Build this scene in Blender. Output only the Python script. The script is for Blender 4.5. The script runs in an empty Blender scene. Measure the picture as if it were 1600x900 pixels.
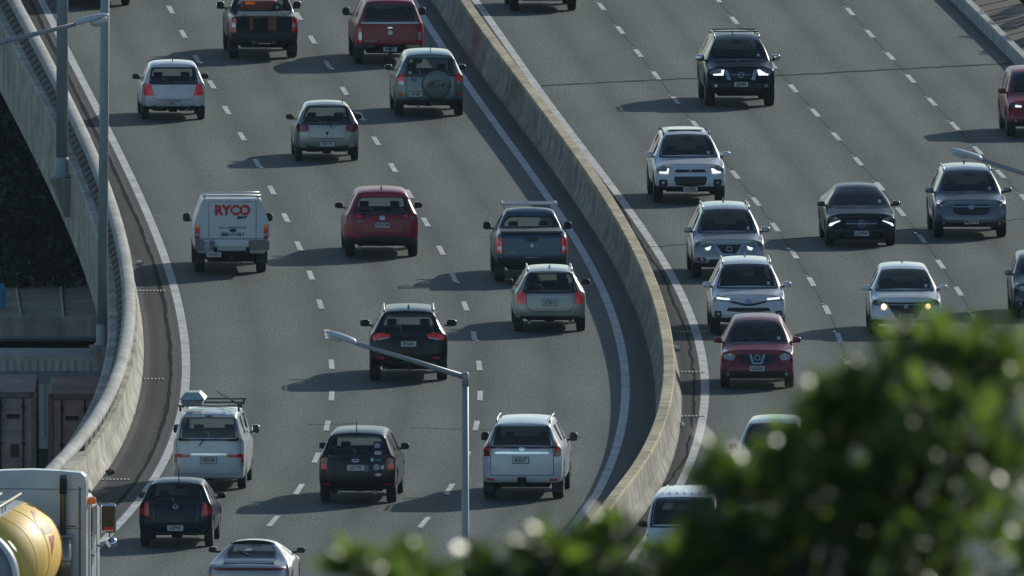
import bpy, bmesh, math, random
import numpy as np
from mathutils import Vector, Matrix, Euler
from mathutils.bvhtree import BVHTree

# ------------------------------------------------------------------ camera, sky, sun, exposure
scene = bpy.context.scene
C = scene.collection
FPX = 70000.0                       # focal length in pixels of a 1600 px wide frame (a very long lens, 1.1 km away)
PITCH = math.atan(5122.0 / FPX)
CAM_H = 80.8
CAM_Y = -CAM_H / math.tan(PITCH)
cam_d = bpy.data.cameras.new('camera')
cam = bpy.data.objects.new('camera', cam_d)
C.objects.link(cam)
cam.location = (0, CAM_Y, CAM_H)
cam.rotation_euler = (math.pi / 2 - PITCH, 0, 0)
cam_d.sensor_width = 36.0
cam_d.lens = FPX / 1600 * 36.0
cam_d.clip_start = 1.0
cam_d.clip_end = 9000.0
cam_d.dof.use_dof = True
cam_d.dof.focus_distance = 1108.0
cam_d.dof.aperture_fstop = 15.5
scene.camera = cam

SUN_DIR = Vector((1.38, 1.95, 1.0)).normalized()      # towards the sun: ahead and to the right
SUN_EL = math.asin(SUN_DIR.z)
SUN_AZ = math.atan2(SUN_DIR.x, SUN_DIR.y)
world = bpy.data.worlds.new('World')
scene.world = world
world.use_nodes = True
wn = world.node_tree
bg = wn.nodes['Background']
sky = wn.nodes.new('ShaderNodeTexSky')
sky.sky_type = 'NISHITA'
sky.sun_disc = False
sky.sun_elevation = SUN_EL
sky.sun_rotation = SUN_AZ
sky.air_density = 1.3
sky.dust_density = 0.6
sky.ozone_density = 3.5
# hazy cloud band added round the unseen horizon to brighten roofs and upright faces
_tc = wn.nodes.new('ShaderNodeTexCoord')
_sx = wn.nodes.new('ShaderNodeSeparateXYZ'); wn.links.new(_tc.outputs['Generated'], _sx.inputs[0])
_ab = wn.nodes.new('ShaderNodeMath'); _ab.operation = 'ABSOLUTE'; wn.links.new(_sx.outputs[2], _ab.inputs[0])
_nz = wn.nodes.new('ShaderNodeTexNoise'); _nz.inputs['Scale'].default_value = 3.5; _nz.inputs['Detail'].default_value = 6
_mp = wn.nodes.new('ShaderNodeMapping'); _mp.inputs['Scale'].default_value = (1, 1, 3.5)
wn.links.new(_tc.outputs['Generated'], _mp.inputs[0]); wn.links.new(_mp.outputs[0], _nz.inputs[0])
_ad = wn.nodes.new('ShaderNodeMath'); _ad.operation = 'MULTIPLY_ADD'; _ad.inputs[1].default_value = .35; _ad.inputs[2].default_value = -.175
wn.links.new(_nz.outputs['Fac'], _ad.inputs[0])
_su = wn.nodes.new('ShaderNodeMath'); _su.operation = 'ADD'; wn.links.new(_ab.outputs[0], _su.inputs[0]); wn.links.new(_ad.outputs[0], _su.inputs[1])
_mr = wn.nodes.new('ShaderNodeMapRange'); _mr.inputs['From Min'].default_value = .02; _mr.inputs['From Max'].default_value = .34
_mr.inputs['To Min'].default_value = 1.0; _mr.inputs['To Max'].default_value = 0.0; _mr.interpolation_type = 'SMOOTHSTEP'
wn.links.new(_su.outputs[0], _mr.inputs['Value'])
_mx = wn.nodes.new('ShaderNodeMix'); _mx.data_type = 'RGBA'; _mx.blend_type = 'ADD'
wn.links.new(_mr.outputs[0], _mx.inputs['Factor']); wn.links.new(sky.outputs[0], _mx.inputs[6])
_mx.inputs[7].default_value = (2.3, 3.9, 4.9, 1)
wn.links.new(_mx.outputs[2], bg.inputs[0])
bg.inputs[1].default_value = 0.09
sun_d = bpy.data.lights.new('sun', 'SUN')
sun_d.energy = 3.75
sun_d.angle = math.radians(0.53)
sun_d.color = (1.0, 0.965, 0.86)
sun = bpy.data.objects.new('sun', sun_d)
C.objects.link(sun)
sun.rotation_euler = SUN_DIR.to_track_quat('Z', 'Y').to_euler()
sun.location = (60, 90, 60)
vs = scene.view_settings
scene.display_settings.display_device = 'sRGB'
vs.view_transform = 'Standard'
vs.look = 'None'
vs.exposure = 0.0
vs.gamma = 1.0
vs.use_curve_mapping = False
HAZE = 0.000014
scene.cycles.max_bounces = 8
scene.cycles.transparent_max_bounces = 12

# ------------------------------------------------------------------ geometry helpers
_cp, _sp = math.cos(PITCH), math.sin(PITCH)

def ray(u, v):
    dx = (u - 800) / FPX
    dy = -(v - 450) / FPX
    return Vector((dx, _cp + dy * _sp, -_sp + dy * _cp))

def G(u, v, z=0.0):
    """the point of height z that shows at pixel (u, v) of the 1600x900 photograph"""
    d = ray(u, v)
    t = (z - CAM_H) / d.z
    return Vector((0, CAM_Y, CAM_H)) + d * t

def AT(u, v, Y):
    d = ray(u, v)
    t = (Y - CAM_Y) / d.y
    return Vector((0, CAM_Y, CAM_H)) + d * t

class Curve:
    """a plan curve x(Y) through points, straight on beyond its ends"""
    def __init__(self, pts, z=0.0, deg=5, sb=None, st=None):
        g = np.array([G(u, v, z)[:2] for u, v in pts])
        self.y0, self.y1 = g[:, 1].min(), g[:, 1].max()
        self.c = np.polyfit(g[:, 1] / 100.0, g[:, 0], deg)
        self.d = np.polyder(self.c)
        self.sb, self.st = sb, st
    def _slope(self, y):
        return float(np.polyval(self.d, y / 100.0)) / 100.0
    def x(self, y):
        if y < self.y0:
            return float(np.polyval(self.c, self.y0 / 100)) + (y - self.y0) * (self.sb if self.sb is not None else self._slope(self.y0))
        if y > self.y1:
            return float(np.polyval(self.c, self.y1 / 100)) + (y - self.y1) * (self.st if self.st is not None else self._slope(self.y1))
        return float(np.polyval(self.c, y / 100.0))
    def tangent(self, y):
        return Vector((self.x(y + .5) - self.x(y - .5), 1.0, 0)).normalized()

SB, ST = 0.062, -0.046
def CV(pts, z=0.0, deg=5):
    return Curve(pts, z, deg, SB, ST)
D_L1 = [(266,15),(287,53),(308,92),(331,132),(354,172),(377,213),(401,255),(425,297),(447,340),(468,384),(486,430),(500,475),(511,522),(517,569),(518,618),(511,665),(497,715),(466,764),(427,814)]
D_L2 = [(466,25),(488,62),(513,101),(538,142),(562,181),(588,220),(613,262),(640,303),(665,347),(690,391),(709,434),(727,478),(741,525),(748,571),(749,618),(744,665),(732,713),(700,764),(663,816)]
D_R1 = [(912,-25),(940,10),(968,47),(996,83),(1026,118),(1056,157),(1088,195),(1119,234),(1149,273),(1180,315),(1209,355),(1240,397),(1268,440),(1294,484),(1311,527),(1323,571)]
D_R2 = [(1120,-2),(1147,32),(1178,67),(1210,101),(1238,138),(1272,176),(1306,213),(1340,252),(1374,291),(1409,331),(1441,373),(1470,413),(1497,455),(1523,497)]
D_R3 = [(1297,-17),(1328,18),(1360,53),(1391,88),(1423,123),(1456,159),(1491,197),(1528,235),(1565,272),(1600,310)]
cv_L0 = CV([(65,0),(87,47),(110,90),(133,133),(157,180),(180,227),(200,263),(213,293),(220,312),(237.5,355),(254,395),(269,440),(279,480),(287,520),(291,560),(292,592),(290,620),(262,698),(257,726),(240,745),(227,771),(177.5,828)])
cv_L1 = CV(D_L1)
cv_L2 = CV(D_L2)
cv_LR = CV([(640,-8),(660,27),(692,72),(725,125),(750,160),(770,187),(790,215),(820,260),(841,286),(858,309),(890,358),(913,398.6),(933,439),(947.7,468),(958,500),(968,527),(975,560),(978,587),(977,623),(972,660),(960,700),(951,740),(930,775)])
cv_RL = CV([(742,0),(765,30),(795,72),(825,120),(855,160),(880,190),(902,220),(940,267),(973,313),(1003,360),(1030,400),(1053,440),(1073,480),(1087,517),(1092,533),(1100,567),(1104,600),(1100,640),(1092,677),(1080,717),(1062,757),(1038,800),(1005,850)])
cv_R1 = CV(D_R1, deg=4)
cv_R2 = CV(D_R2, deg=3)
cv_R3 = CV(D_R3, deg=3)
cv_kerb = CV([(1483,0),(1523,37),(1557,70),(1587,103)], deg=1)
cv_rail = CV([(23,7),(40,37),(60,70),(80,113),(103,160),(123,200),(140,237),(153,277),(175.5,320),(191,378),(198.7,422),(201,467),(198,507),(191,551),(180,595.6),(172,620),(152,656),(120,696),(88,728)], z=1.05)
cv_med = CV([(726,0),(758,47),(795,95),(830,142),(866,190),(888,222),(920,264),(952,310),(978,357),(1000,402),(1018,442),(1030,473),(1037,508),(1043,545),(1045,575),(1043,605),(1038,640),(1022,680),(1003,715),(980,750)], z=0.9)
cv_seam = CV([(47,0),(67,40),(88,87),(113,133),(140,187),(157,220),(173,258),(200,316),(227,378),(244,422),(253,467),(262,507),(267,547),(264,616),(254,664),(240,704),(210,756)])
cv_rseam = CV([(870,205),(910,250),(960,310),(993,363),(1017,407),(1047,453),(1063,500),(1077,533),(1083,583),(1087,627),(1080,673),(1072,717)])
# the right lanes run on round the bend with the same shape as the left edge line of that carriageway
def _follow(cv, offs_from=None):
    y = cv.y0
    d = cv.x(y) - cv_RL.x(y)
    old = cv.x
    def x(yy, old=old, y=y, d=d):
        return old(yy) if yy >= y else cv_RL.x(yy) + d
    cv.x = x
for _c in (cv_R1, cv_R2, cv_R3, cv_kerb):
    _follow(_c)

# ------------------------------------------------------------------ materials
def mat(name, color, rough=0.6, metal=0.0, coat=0.0, noise=0.0, nscale=6.0, emit=None, estr=0.0, spec=0.5, stretch=None, noise2=None):
    m = bpy.data.materials.get(name)
    if m: return m
    m = bpy.data.materials.new(name)
    m.use_nodes = True
    nt = m.node_tree
    b = nt.nodes['Principled BSDF']
    b.inputs['Roughness'].default_value = rough
    b.inputs['Metallic'].default_value = metal
    b.inputs['Coat Weight'].default_value = coat
    b.inputs['Coat Roughness'].default_value = 0.06
    b.inputs['Specular IOR Level'].default_value = spec
    col = (*color, 1.0)
    b.inputs['Base Color'].default_value = col
    if noise > 0:
        tc = nt.nodes.new('ShaderNodeTexCoord')
        src = tc.outputs['Object']
        if stretch:
            mp = nt.nodes.new('ShaderNodeMapping')
            mp.inputs['Scale'].default_value = stretch
            nt.links.new(src, mp.inputs['Vector']); src = mp.outputs['Vector']
        n = nt.nodes.new('ShaderNodeTexNoise')
        n.inputs['Scale'].default_value = nscale
        n.inputs['Detail'].default_value = 6.0
        n.inputs['Roughness'].default_value = 0.65
        nt.links.new(src, n.inputs['Vector'])
        mr = nt.nodes.new('ShaderNodeMapRange')
        mr.inputs['From Min'].default_value = 0.3; mr.inputs['From Max'].default_value = 0.7
        mr.inputs['To Min'].default_value = 1 - noise; mr.inputs['To Max'].default_value = 1 + noise
        nt.links.new(n.outputs['Fac'], mr.inputs['Value'])
        fac = mr.outputs['Result']
        if noise2:
            n2 = nt.nodes.new('ShaderNodeTexNoise')
            n2.inputs['Scale'].default_value = noise2[1]; n2.inputs['Detail'].default_value = 3.0
            nt.links.new(tc.outputs['Object'], n2.inputs['Vector'])
            mr2 = nt.nodes.new('ShaderNodeMapRange')
            mr2.inputs['From Min'].default_value = 0.3; mr2.inputs['From Max'].default_value = 0.7
            mr2.inputs['To Min'].default_value = 1 - noise2[0]; mr2.inputs['To Max'].default_value = 1 + noise2[0]
            nt.links.new(n2.outputs['Fac'], mr2.inputs['Value'])
            mm = nt.nodes.new('ShaderNodeMath'); mm.operation = 'MULTIPLY'
            nt.links.new(fac, mm.inputs[0]); nt.links.new(mr2.outputs['Result'], mm.inputs[1]); fac = mm.outputs[0]
        vm = nt.nodes.new('ShaderNodeVectorMath'); vm.operation = 'SCALE'
        vm.inputs[0].default_value = color
        nt.links.new(fac, vm.inputs['Scale'])
        nt.links.new(vm.outputs['Vector'], b.inputs['Base Color'])
    if emit:
        b.inputs['Emission Color'].default_value = (*emit, 1)
        b.inputs['Emission Strength'].default_value = estr
    return m

def paint(name, color, rough=0.35, metal=0.25, coat=0.7):
    """car paint with a faint film of road dust; the inside of the shell is dark lining"""
    m = bpy.data.materials.get(name)
    if m: return m
    m = mat(name, color, rough, metal, coat, noise=0.09, nscale=2.5)
    nt = m.node_tree
    b = nt.nodes['Principled BSDF']
    src = b.inputs['Base Color'].links[0].from_socket
    geo = nt.nodes.new('ShaderNodeNewGeometry')
    mx = nt.nodes.new('ShaderNodeMix'); mx.data_type = 'RGBA'
    nt.links.new(geo.outputs['Backfacing'], mx.inputs['Factor'])
    nt.links.new(src, mx.inputs[6])
    mx.inputs[7].default_value = (.03, .03, .032, 1)
    nt.links.new(mx.outputs[2], b.inputs['Base Color'])
    n = nt.nodes.new('ShaderNodeTexNoise'); n.inputs['Scale'].default_value = 9; n.inputs['Detail'].default_value = 5
    tc = nt.nodes.new('ShaderNodeTexCoord'); nt.links.new(tc.outputs['Object'], n.inputs['Vector'])
    mr = nt.nodes.new('ShaderNodeMapRange')
    mr.inputs['To Min'].default_value = rough - .04; mr.inputs['To Max'].default_value = rough + .08
    nt.links.new(n.outputs['Fac'], mr.inputs['Value'])
    nt.links.new(mr.outputs['Result'], b.inputs['Roughness'])
    return m

def glass(name, tint, gloss=1.0):
    m = bpy.data.materials.get(name)
    if m: return m
    m = bpy.data.materials.new(name); m.use_nodes = True
    nt = m.node_tree; nt.nodes.clear()
    out = nt.nodes.new('ShaderNodeOutputMaterial')
    tr = nt.nodes.new('ShaderNodeBsdfTransparent'); tr.inputs[0].default_value = (*tint, 1)
    gl = nt.nodes.new('ShaderNodeBsdfGlossy'); gl.inputs['Roughness'].default_value = 0.03
    fr = nt.nodes.new('ShaderNodeFresnel')
    gb_ = nt.nodes.new('ShaderNodeNewGeometry'); ior = nt.nodes.new('ShaderNodeMapRange')     # a thin pane: the same on both faces
    ior.inputs['To Min'].default_value = 1.5; ior.inputs['To Max'].default_value = 1 / 1.5
    nt.links.new(gb_.outputs['Backfacing'], ior.inputs['Value']); nt.links.new(ior.outputs[0], fr.inputs['IOR'])
    df = nt.nodes.new('ShaderNodeBsdfDiffuse'); df.inputs[0].default_value = (.25, .27, .28, 1)
    mx = nt.nodes.new('ShaderNodeMixShader'); mx2 = nt.nodes.new('ShaderNodeMixShader')
    n = nt.nodes.new('ShaderNodeTexNoise'); n.inputs['Scale'].default_value = 3.0; n.inputs['Detail'].default_value = 4
    tc = nt.nodes.new('ShaderNodeTexCoord'); nt.links.new(tc.outputs['Object'], n.inputs['Vector'])
    mr = nt.nodes.new('ShaderNodeMapRange'); mr.inputs['To Min'].default_value = 0.0; mr.inputs['To Max'].default_value = 0.05
    nt.links.new(n.outputs['Fac'], mr.inputs['Value'])
    nt.links.new(mr.outputs['Result'], mx2.inputs[0])
    nt.links.new(fr.outputs[0], mx.inputs[0])
    nt.links.new(tr.outputs[0], mx2.inputs[1]); nt.links.new(df.outputs[0], mx2.inputs[2])
    nt.links.new(mx2.outputs[0], mx.inputs[1]); nt.links.new(gl.outputs[0], mx.inputs[2])
    nt.links.new(mx.outputs[0], out.inputs[0])
    return m

M = {}
M['rubber'] = mat('rubber', (.018, .018, .019), .85, noise=.2, nscale=12)
M['rim'] = mat('alloy_rim', (.42, .43, .44), .35, .8, noise=.1)
M['rim_dark'] = mat('steel_rim', (.06, .06, .065), .5, .4, noise=.1)
M['black'] = mat('black_plastic', (.016, .017, .018), .55, noise=.15)
M['under'] = mat('underbody', (.012, .012, .013), .9, noise=.2)
M['gloss_black'] = mat('gloss_black', (.012, .013, .015), .15, coat=.5, noise=.05)
M['chrome'] = mat('chrome', (.70, .72, .74), .14, 1.0, noise=.04)
M['silver'] = mat('silver_trim', (.45, .46, .47), .35, .7, noise=.05)
M['red_lens'] = mat('red_lens', (.30, .008, .013), .12, coat=.6, noise=.35, nscale=20, emit=(1, .04, .05), estr=.03)
M['red_sun_glow'] = mat('red_lens_sun_glow', (.46, .010, .016), .12, coat=.6, noise=.35, nscale=16, emit=(1, .04, .05), estr=.07)  # slight emission in the red lenses stands in for sun shining through
M['dark_red_lens'] = mat('dark_red_lens', (.16, .01, .014), .12, coat=.6, noise=.1, nscale=20)
M['clear_lens'] = mat('clear_lens', (.42, .43, .45), .12, .35, coat=.8, noise=.25, nscale=14)
M['amber_lens'] = mat('amber_lens', (.75, .16, .02), .15, coat=.5, noise=.1, emit=(1, .25, .03), estr=.12)
M['head_lens'] = mat('head_lens', (.22, .24, .26), .10, .5, coat=1.0, noise=.35, nscale=13)
M['drl'] = mat('daytime_lamp', (.9, .93, .95), .2, noise=.03, emit=(.92, .97, 1.0), estr=1.0)
M['warm_lamp'] = mat('warm_lamp', (.9, .8, .6), .2, noise=.03, emit=(1.0, .66, .30), estr=3.2)
M['plate'] = mat('plate_white', (.62, .64, .63), .45, noise=.12, nscale=30)
M['plate_black'] = mat('plate_black', (.03, .03, .032), .5, noise=.1, nscale=30)
M['ink'] = mat('ink_black', (.02, .02, .024), .6, noise=.05)
M['ink_white'] = mat('ink_white', (.65, .66, .66), .6, noise=.05)
M['ink_red'] = mat('ink_red', (.55, .012, .025), .5, noise=.05)
M['seat'] = mat('seat_cloth', (.022, .023, .026), .9, noise=.2)
M['glass'] = glass('car_glass', (.70, .77, .76))
M['glass_dark'] = glass('privacy_glass', (.10, .115, .12))
M['glass_front'] = glass('windscreen_glass', (.70, .76, .75))
M['seamgap'] = mat('panel_gap', (.02, .022, .025), .8, noise=.1)
M['galv'] = mat('galvanised_steel', (.30, .34, .36), .55, .35, noise=.14, nscale=4, stretch=(1, 1, .25))
M['white_plastic'] = mat('lamp_housing', (.52, .57, .60), .45, noise=.08)
M['lamp_glass'] = mat('lamp_diffuser', (.66, .68, .66), .2, noise=.05, coat=.4)

def concrete(name, color, streak=.25, joint=0.0):
    m = mat(name, color, .88, noise=.16, nscale=3.2, noise2=(streak, .55))
    nt = m.node_tree
    b = nt.nodes['Principled BSDF']
    src = b.inputs['Base Color'].links[0].from_socket
    tc = nt.nodes.new('ShaderNodeTexCoord')
    mp = nt.nodes.new('ShaderNodeMapping'); mp.inputs['Scale'].default_value = (1.6, 1.6, .16)
    nt.links.new(tc.outputs['Object'], mp.inputs['Vector'])
    n = nt.nodes.new('ShaderNodeTexNoise'); n.inputs['Scale'].default_value = 2.2; n.inputs['Detail'].default_value = 5
    nt.links.new(mp.outputs[0], n.inputs['Vector'])
    mr = nt.nodes.new('ShaderNodeMapRange')
    mr.inputs['From Min'].default_value = .32; mr.inputs['From Max'].default_value = .6
    mr.inputs['To Min'].default_value = 1 - streak * 1.5; mr.inputs['To Max'].default_value = 1.06
    nt.links.new(n.outputs['Fac'], mr.inputs['Value'])
    vm = nt.nodes.new('ShaderNodeVectorMath'); vm.operation = 'SCALE'
    nt.links.new(src, vm.inputs[0]); nt.links.new(mr.outputs['Result'], vm.inputs['Scale'])
    last = vm.outputs['Vector']
    if joint:
        sp_ = nt.nodes.new('ShaderNodeSeparateXYZ'); nt.links.new(tc.outputs['Object'], sp_.inputs[0])
        dv = nt.nodes.new('ShaderNodeMath'); dv.operation = 'DIVIDE'; dv.inputs[1].default_value = joint; nt.links.new(sp_.outputs[1], dv.inputs[0])
        fr_ = nt.nodes.new('ShaderNodeMath'); fr_.operation = 'FRACT'; nt.links.new(dv.outputs[0], fr_.inputs[0])
        gt_ = nt.nodes.new('ShaderNodeMapRange'); gt_.inputs['From Min'].default_value = 0; gt_.inputs['From Max'].default_value = .18 / joint
        gt_.inputs['To Min'].default_value = .42; gt_.inputs['To Max'].default_value = 1.0; nt.links.new(fr_.outputs[0], gt_.inputs['Value'])
        # grime blotches and tyre scuffs near the foot
        n4 = nt.nodes.new('ShaderNodeTexNoise'); n4.inputs['Scale'].default_value = .9; n4.inputs['Detail'].default_value = 7; n4.inputs['Roughness'].default_value = .7
        mp4 = nt.nodes.new('ShaderNodeMapping'); mp4.inputs['Scale'].default_value = (1, .35, 2.2)
        nt.links.new(tc.outputs['Object'], mp4.inputs[0]); nt.links.new(mp4.outputs[0], n4.inputs[0])
        m4 = nt.nodes.new('ShaderNodeMapRange'); m4.inputs['From Min'].default_value = .45; m4.inputs['From Max'].default_value = .68
        m4.inputs['To Min'].default_value = 1.05; m4.inputs['To Max'].default_value = .55; nt.links.new(n4.outputs['Fac'], m4.inputs['Value'])
        mu = nt.nodes.new('ShaderNodeMath'); mu.operation = 'MULTIPLY'; nt.links.new(gt_.outputs[0], mu.inputs[0]); nt.links.new(m4.outputs[0], mu.inputs[1])
        v2 = nt.nodes.new('ShaderNodeVectorMath'); v2.operation = 'SCALE'; nt.links.new(last, v2.inputs[0]); nt.links.new(mu.outputs[0], v2.inputs['Scale']); last = v2.outputs['Vector']
    nt.links.new(last, b.inputs['Base Color'])
    bp = nt.nodes.new('ShaderNodeBump'); bp.inputs['Strength'].default_value = .35; bp.inputs['Distance'].default_value = .02
    n3 = nt.nodes.new('ShaderNodeTexNoise'); n3.inputs['Scale'].default_value = 9; n3.inputs['Detail'].default_value = 6
    nt.links.new(tc.outputs['Object'], n3.inputs['Vector'])
    nt.links.new(n3.outputs['Fac'], bp.inputs['Height']); nt.links.new(bp.outputs[0], b.inputs['Normal'])
    return m
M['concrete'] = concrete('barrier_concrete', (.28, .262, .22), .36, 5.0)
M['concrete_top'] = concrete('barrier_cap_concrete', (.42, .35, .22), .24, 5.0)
M['concrete_rail'] = concrete('rail_concrete', (.38, .38, .35), .2)
M['concrete_wall'] = concrete('parapet_concrete', (.44, .415, .345), .28, 4.0)
M['concrete_dark'] = concrete('dark_concrete', (.27, .26, .24), .25)

# ------------------------------------------------------------------ mesh building
def link(o, parent=None):
    C.objects.link(o)
    if parent is not None: o.parent = parent
    return o

def mesh_obj(name, verts, faces, mats, parent=None, smooth=False, midx=None, uvs=None):
    me = bpy.data.meshes.new(name)
    me.from_pydata([tuple(v) for v in verts], [], faces)
    for m in (mats if isinstance(mats, (list, tuple)) else [mats]):
        me.materials.append(m)
    if midx is not None:
        me.polygons.foreach_set('material_index', midx)
    if uvs is not None:
        uvl = me.uv_layers.new(name='lane')
        li = np.empty(len(me.loops), dtype=np.int32); me.loops.foreach_get('vertex_index', li)
        uvl.data.foreach_set('uv', np.asarray(uvs, dtype=np.float32)[li].ravel())
    if smooth:
        me.polygons.foreach_set('use_smooth', [True] * len(me.polygons))
    me.update()
    return link(bpy.data.objects.new(name, me), parent)

def tag(o, label=None, cat=None, group=None, kind=None):
    if label: o['label'] = label
    if cat: o['category'] = cat
    if group: o['group'] = group
    if kind: o['kind'] = kind
    return o

def empty(name, loc, rz=0.0):
    o = bpy.data.objects.new(name, None)
    o.empty_display_size = .3
    link(o)
    o.location = loc; o.rotation_euler = (0, 0, rz)
    return o

class MB:
    """collects bevelled boxes, tubes and prisms, then links them as one mesh object"""
    def __init__(self):
        self.bm = bmesh.new()
    def box(self, c, s, bev=.01, rot=None):
        b = bmesh.new()
        bmesh.ops.create_cube(b, size=1.0)
        for v in b.verts: v.co = Vector((v.co.x * s[0], v.co.y * s[1], v.co.z * s[2]))
        if bev > 0:
            bmesh.ops.bevel(b, geom=b.edges[:], offset=min(bev, min(s) * .45), segments=2, profile=.5, affect='EDGES')
        mtx = Matrix.Translation(Vector(c)) @ (rot.to_4x4() if rot is not None else Matrix.Identity(4))
        bmesh.ops.transform(b, matrix=mtx, verts=b.verts)
        self._add(b); return self
    def _add(self, b):
        me = bpy.data.meshes.new('tmp'); b.to_mesh(me); b.free()
        self.bm.from_mesh(me); bpy.data.meshes.remove(me)
    def tube(self, path, r, n=10, r2=None, cap=True):
        path = [Vector(p) for p in path]
        rings = []
        for i, p in enumerate(path):
            t = (path[min(i + 1, len(path) - 1)] - path[max(i - 1, 0)]).normalized()
            a = Vector((0, 0, 1)) if abs(t.z) < .9 else Vector((1, 0, 0))
            e1 = t.cross(a).normalized(); e2 = t.cross(e1)
            f = i / max(1, len(path) - 1)
            rr = r[i] if isinstance(r, (list, tuple)) else (r + (r2 - r) * f if r2 is not None else r)
            rings.append([self.bm.verts.new(p + (e1 * math.cos(2 * math.pi * k / n) + e2 * math.sin(2 * math.pi * k / n)) * rr) for k in range(n)])
        for A, B in zip(rings, rings[1:]):
            for k in range(n):
                self.bm.faces.new((A[k], A[(k + 1) % n], B[(k + 1) % n], B[k])).smooth = True
        if cap:
            self.bm.faces.new(rings[0][::-1]); self.bm.faces.new(rings[-1])
        return self
    def lathe(self, prof, mtx, n=24, close=False):
        rings = []
        for r, h in prof:
            rings.append([self.bm.verts.new(mtx @ Vector((r * math.cos(2 * math.pi * k / n), r * math.sin(2 * math.pi * k / n), h))) for k in range(n)])
        pairs = list(zip(rings, rings[1:])) + ([(rings[-1], rings[0])] if close else [])
        for A, B in pairs:
            for k in range(n):
                self.bm.faces.new((A[k], A[(k + 1) % n], B[(k + 1) % n], B[k])).smooth = True
        if not close:
            self.bm.faces.new(rings[0][::-1]); self.bm.faces.new(rings[-1])
        return self
    def loft(self, rings, cap=True, smooth=False):
        R = [[self.bm.verts.new(Vector(p)) for p in r] for r in rings]
        n = len(R[0])
        for A, B in zip(R, R[1:]):
            for k in range(n):
                self.bm.faces.new((A[k], A[(k + 1) % n], B[(k + 1) % n], B[k])).smooth = smooth
        if cap:
            self.bm.faces.new(R[0][::-1]); self.bm.faces.new(R[-1])
        return self
    def build(self, name, m, parent=None, smooth=False):
        bmesh.ops.recalc_face_normals(self.bm, faces=self.bm.faces[:])
        me = bpy.data.meshes.new(name)
        self.bm.to_mesh(me); self.bm.free()
        me.materials.append(m)
        if smooth: me.polygons.foreach_set('use_smooth', [True] * len(me.polygons))
        return link(bpy.data.objects.new(name, me), parent)

def sweep(path, tang, section, closed=False):
    """verts/faces of a section [(offset to the right, z)] carried along a plan path"""
    V, F, n = [], [], len(section)
    for p, t in zip(path, tang):
        r = Vector((t.y, -t.x, 0))
        for o, z in section:
            V.append((p[0] + r.x * o, p[1] + r.y * o, z + p[2]))
    for i in range(len(path) - 1):
        for k in range(n if closed else n - 1):
            a, b = i * n + k, i * n + (k + 1) % n
            F.append((a, b, b + n, a + n))
    return V, F

def ys(a, b, step):
    n = max(1, int(round((b - a) / step)))
    return [a + (b - a) * i / n for i in range(n + 1)]

# ------------------------------------------------------------------ terrain
def cv_wall_x(y): return cv_rail.x(y)
GZ = -9.6
def terr(x, y):
    d = y - CAM_Y                                    # distance from the camera
    h = GZ
    # the hill the photograph is taken from
    pts = [(-3000, 60), (-300, 86), (-60, 79.4), (0, 79.1), (30, 76.2), (120, 67), (200, 58.4), (260, 50), (420, 36), (600, 21), (760, 6), (900, GZ)]
    if d < 900:
        for (a, ha), (b, hb) in zip(pts, pts[1:]):
            if d <= b:
                f = max(0, (d - a) / (b - a)); h = ha + (hb - ha) * f; break
        if d < 300 and abs(x) > 40: h -= (abs(x) - 40) * .03
    # the bank beyond the right kerb
    if y > -80:
        e = x - cv_kerb.x(min(y, 260)) - 1.9
        k = min(1, (y + 80) / 60)
        if e > 0: h = h + k * (min(e, 60) ** .9 * .55 + 10.2) * min(1, e / .6 + .3)
    return h
def axis(parts):
    out = []
    for a, b, s in parts: out += ys(a, b, s)[:-1]
    return out + [parts[-1][1]]
AX = axis([(-4000, -400, 300), (-400, -60, 20), (-60, 60, 1.5), (60, 400, 20), (400, 4000, 300)])
AY = axis([(-2500, -1300, 200), (-1300, -1000, 15), (-1000, -100, 25), (-100, 260, 4), (260, 600, 34), (600, 5000, 400)])
rng = random.Random(3)
tv = [(x, y, terr(x, y) + rng.uniform(-.12, .12)) for y in AY for x in AX]
nx = len(AX)
tf = [(j * nx + i, j * nx + i + 1, (j + 1) * nx + i + 1, (j + 1) * nx + i) for j in range(len(AY) - 1) for i in range(nx - 1)]
m_ground = mat('hill_ground', (.035, .040, .022), .95, noise=.5, nscale=.6, noise2=(.45, .07))
tag(mesh_obj('terrain', tv, tf, m_ground, smooth=True), kind='structure')

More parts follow.
